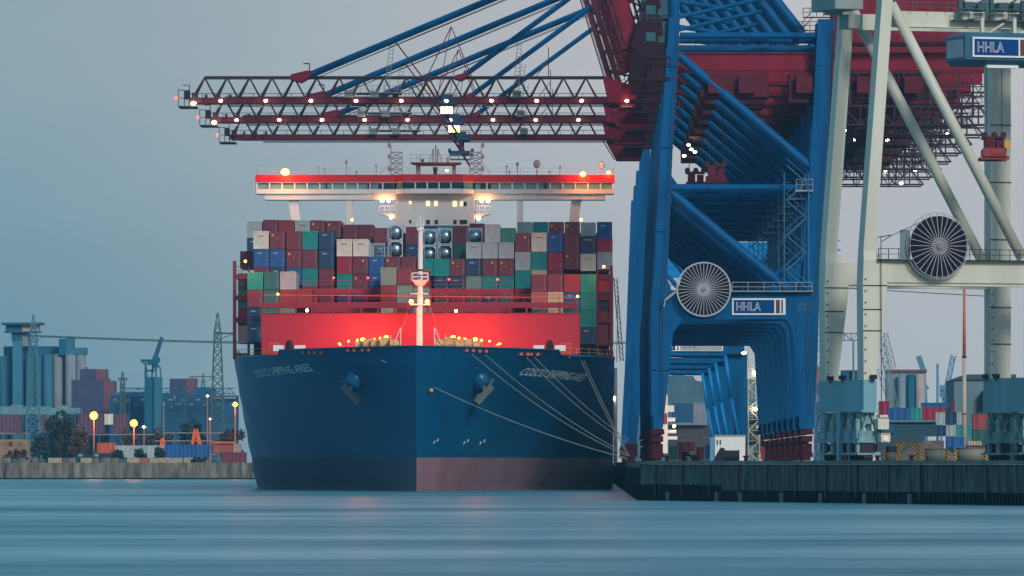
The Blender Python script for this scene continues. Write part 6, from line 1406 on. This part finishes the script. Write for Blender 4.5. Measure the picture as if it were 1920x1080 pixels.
# through the portals: distant hill of trees and a white lit ship stern
hl = MB(); rnd = random.Random(9); n = 60; Y = 2600; s = F/Y
prof = [(1180+ k*4, 706+3*math.sin(k*0.21)+rnd.uniform(-1, 1)+(7 if k > 30 else 0)) for k in range(n)]
vs = []
for (x, y) in prof: p = P(x, y, Y); vs += [(p[0], Y-30, H), (p[0], Y, p[2]), (p[0], Y+60, p[2]*0.98), (p[0], Y+90, H)]
hl.add(vs, [(4*k+j, 4*k+4+j, 4*k+5+j, 4*k+1+j) for k in range(n-1) for j in range(3)]); tag(hl.build('wooded_hill', mat('hill_green', (72, 104, 116), 0.95, var=0.3, scale=0.08)), kind='structure')
building('distant_ship', 'dark blue hull block of a distant vessel seen through the portals', [(1261, 1300, 756, 793, 0, 20, BLD, 'hull_block'), (1300, 1326, 756, 793, 0, 20, SILP, 'deckhouse'), (1255, 1326, 793, 797, -1, 22, SILP, 'deck_edge'), (1248, 1330, 797, 862, 1, 20, mat('brown_bank', (76, 72, 76), 0.9, var=0.3, scale=0.5), 'lower_hull')], 2100, cat='ship')
ws = thing('white_ship_bridge', 'white lit superstructure of a ship peeking beside the near crane leg', 'ship', (P(1246, 862, 1720)[0], 1720, H)); ox = P(1246, 862, 1720)[0]; q = lambda x, y: (P(x, y, 1720)[0]-ox, P(x, y, 1720)[2]-H)
b = MB()
for (x0, x1, y0, y1) in ((1240, 1252, 740, 850), (1240, 1264, 760, 772), (1240, 1266, 783, 790), (1240, 1268, 806, 812), (1240, 1270, 818, 824)): a = q(x0, y1); c = q(x1, y0); b.box(a[0], c[0], 0, 6, max(0, a[1]), c[1])
b.build('deckhouse', emis('glow_white', (210, 200, 190), 0.35), ws); a = q(1240, 795); c = q(1251, 775); MB().box(a[0], c[0], -0.3, 0, a[1], c[1]).build('red_band', mat('funnel_red', (190, 50, 50), 0.5), ws)  # deckhouse glows by itself in place of being lit
MB().ball((q(1264, 799)[0], -0.4, q(0, 799)[1]), 0.35).build('lamp_head', GLOW_W, ws)
# blocks and greenery seen at the far right of the portals
tree(1396, 1440, 770, 1700, 'hazy tree clump seen right of the lit stair tower', 'foliage_dark', (40, 62, 58), 1200)

# ------------------------------------------------------------------ one mesh per separate piece
def islands(me):
    par = list(range(len(me.vertices)))
    def fd(i):
        while par[i] != i: par[i] = par[par[i]]; i = par[i]
        return i
    for e in me.edges: par[fd(e.vertices[0])] = fd(e.vertices[1])
    g = {}
    for p in me.polygons: g.setdefault(fd(p.vertices[0]), []).append(p)
    return list(g.values())
SPL = {}
def split_pieces(names):
    for o in [x for x in bpy.data.objects if x.type == 'MESH' and x.name.split('.')[0] in names]:
        me = o.data
        if me.name not in SPL:
            out = []
            for ps in islands(me):
                ids = sorted({v for p in ps for v in p.vertices}); mp_ = {v: i for i, v in enumerate(ids)}
                m2 = bpy.data.meshes.new(o.name.split('.')[0]); m2.from_pydata([me.vertices[v].co[:] for v in ids], [], [[mp_[v] for v in p.vertices] for p in ps])
                m2.materials.append(me.materials[0]); m2.update(); out.append(m2)
            SPL[me.name] = out
        pcs = SPL[me.name]
        if len(pcs) < 2: continue
        o.data = pcs[0]
        for m2 in pcs[1:]:
            n_ = put(o.name.split('.')[0], m2, o.parent); n_.matrix_local = o.matrix_local
split_pieces({'wing_support', 'dark_window', 'guard_panel', 'stay_bracket', 'wheel', 'reel_guard_panel', 'vent', 'deck_locker', 'leg_fittings', 'window_mullion', 'sticker', 'junction_box', 'fairlead', 'roller', 'ladder', 'drum', 'fender_post', 'brace', 'forestay', 'backstay'})

# ------------------------------------------------------------------ haze
hz = MB().box(-1500, 1500, -60, 3300, -1.2, 150).build('haze', bpy.data.materials.new('haze')); hz['kind'] = 'stuff'
hm = hz.data.materials[0]; hm.use_nodes = True; t = hm.node_tree; t.nodes.clear()
pv = t.nodes.new('ShaderNodeVolumePrincipled'); pv.inputs['Color'].default_value = (0.25, 0.72, 1.0, 1); pv.inputs['Density'].default_value = 0.00006; pv.inputs['Anisotropy'].default_value = 0.0
ou = t.nodes.new('ShaderNodeOutputMaterial'); t.links.new(pv.outputs[0], ou.inputs['Volume'])
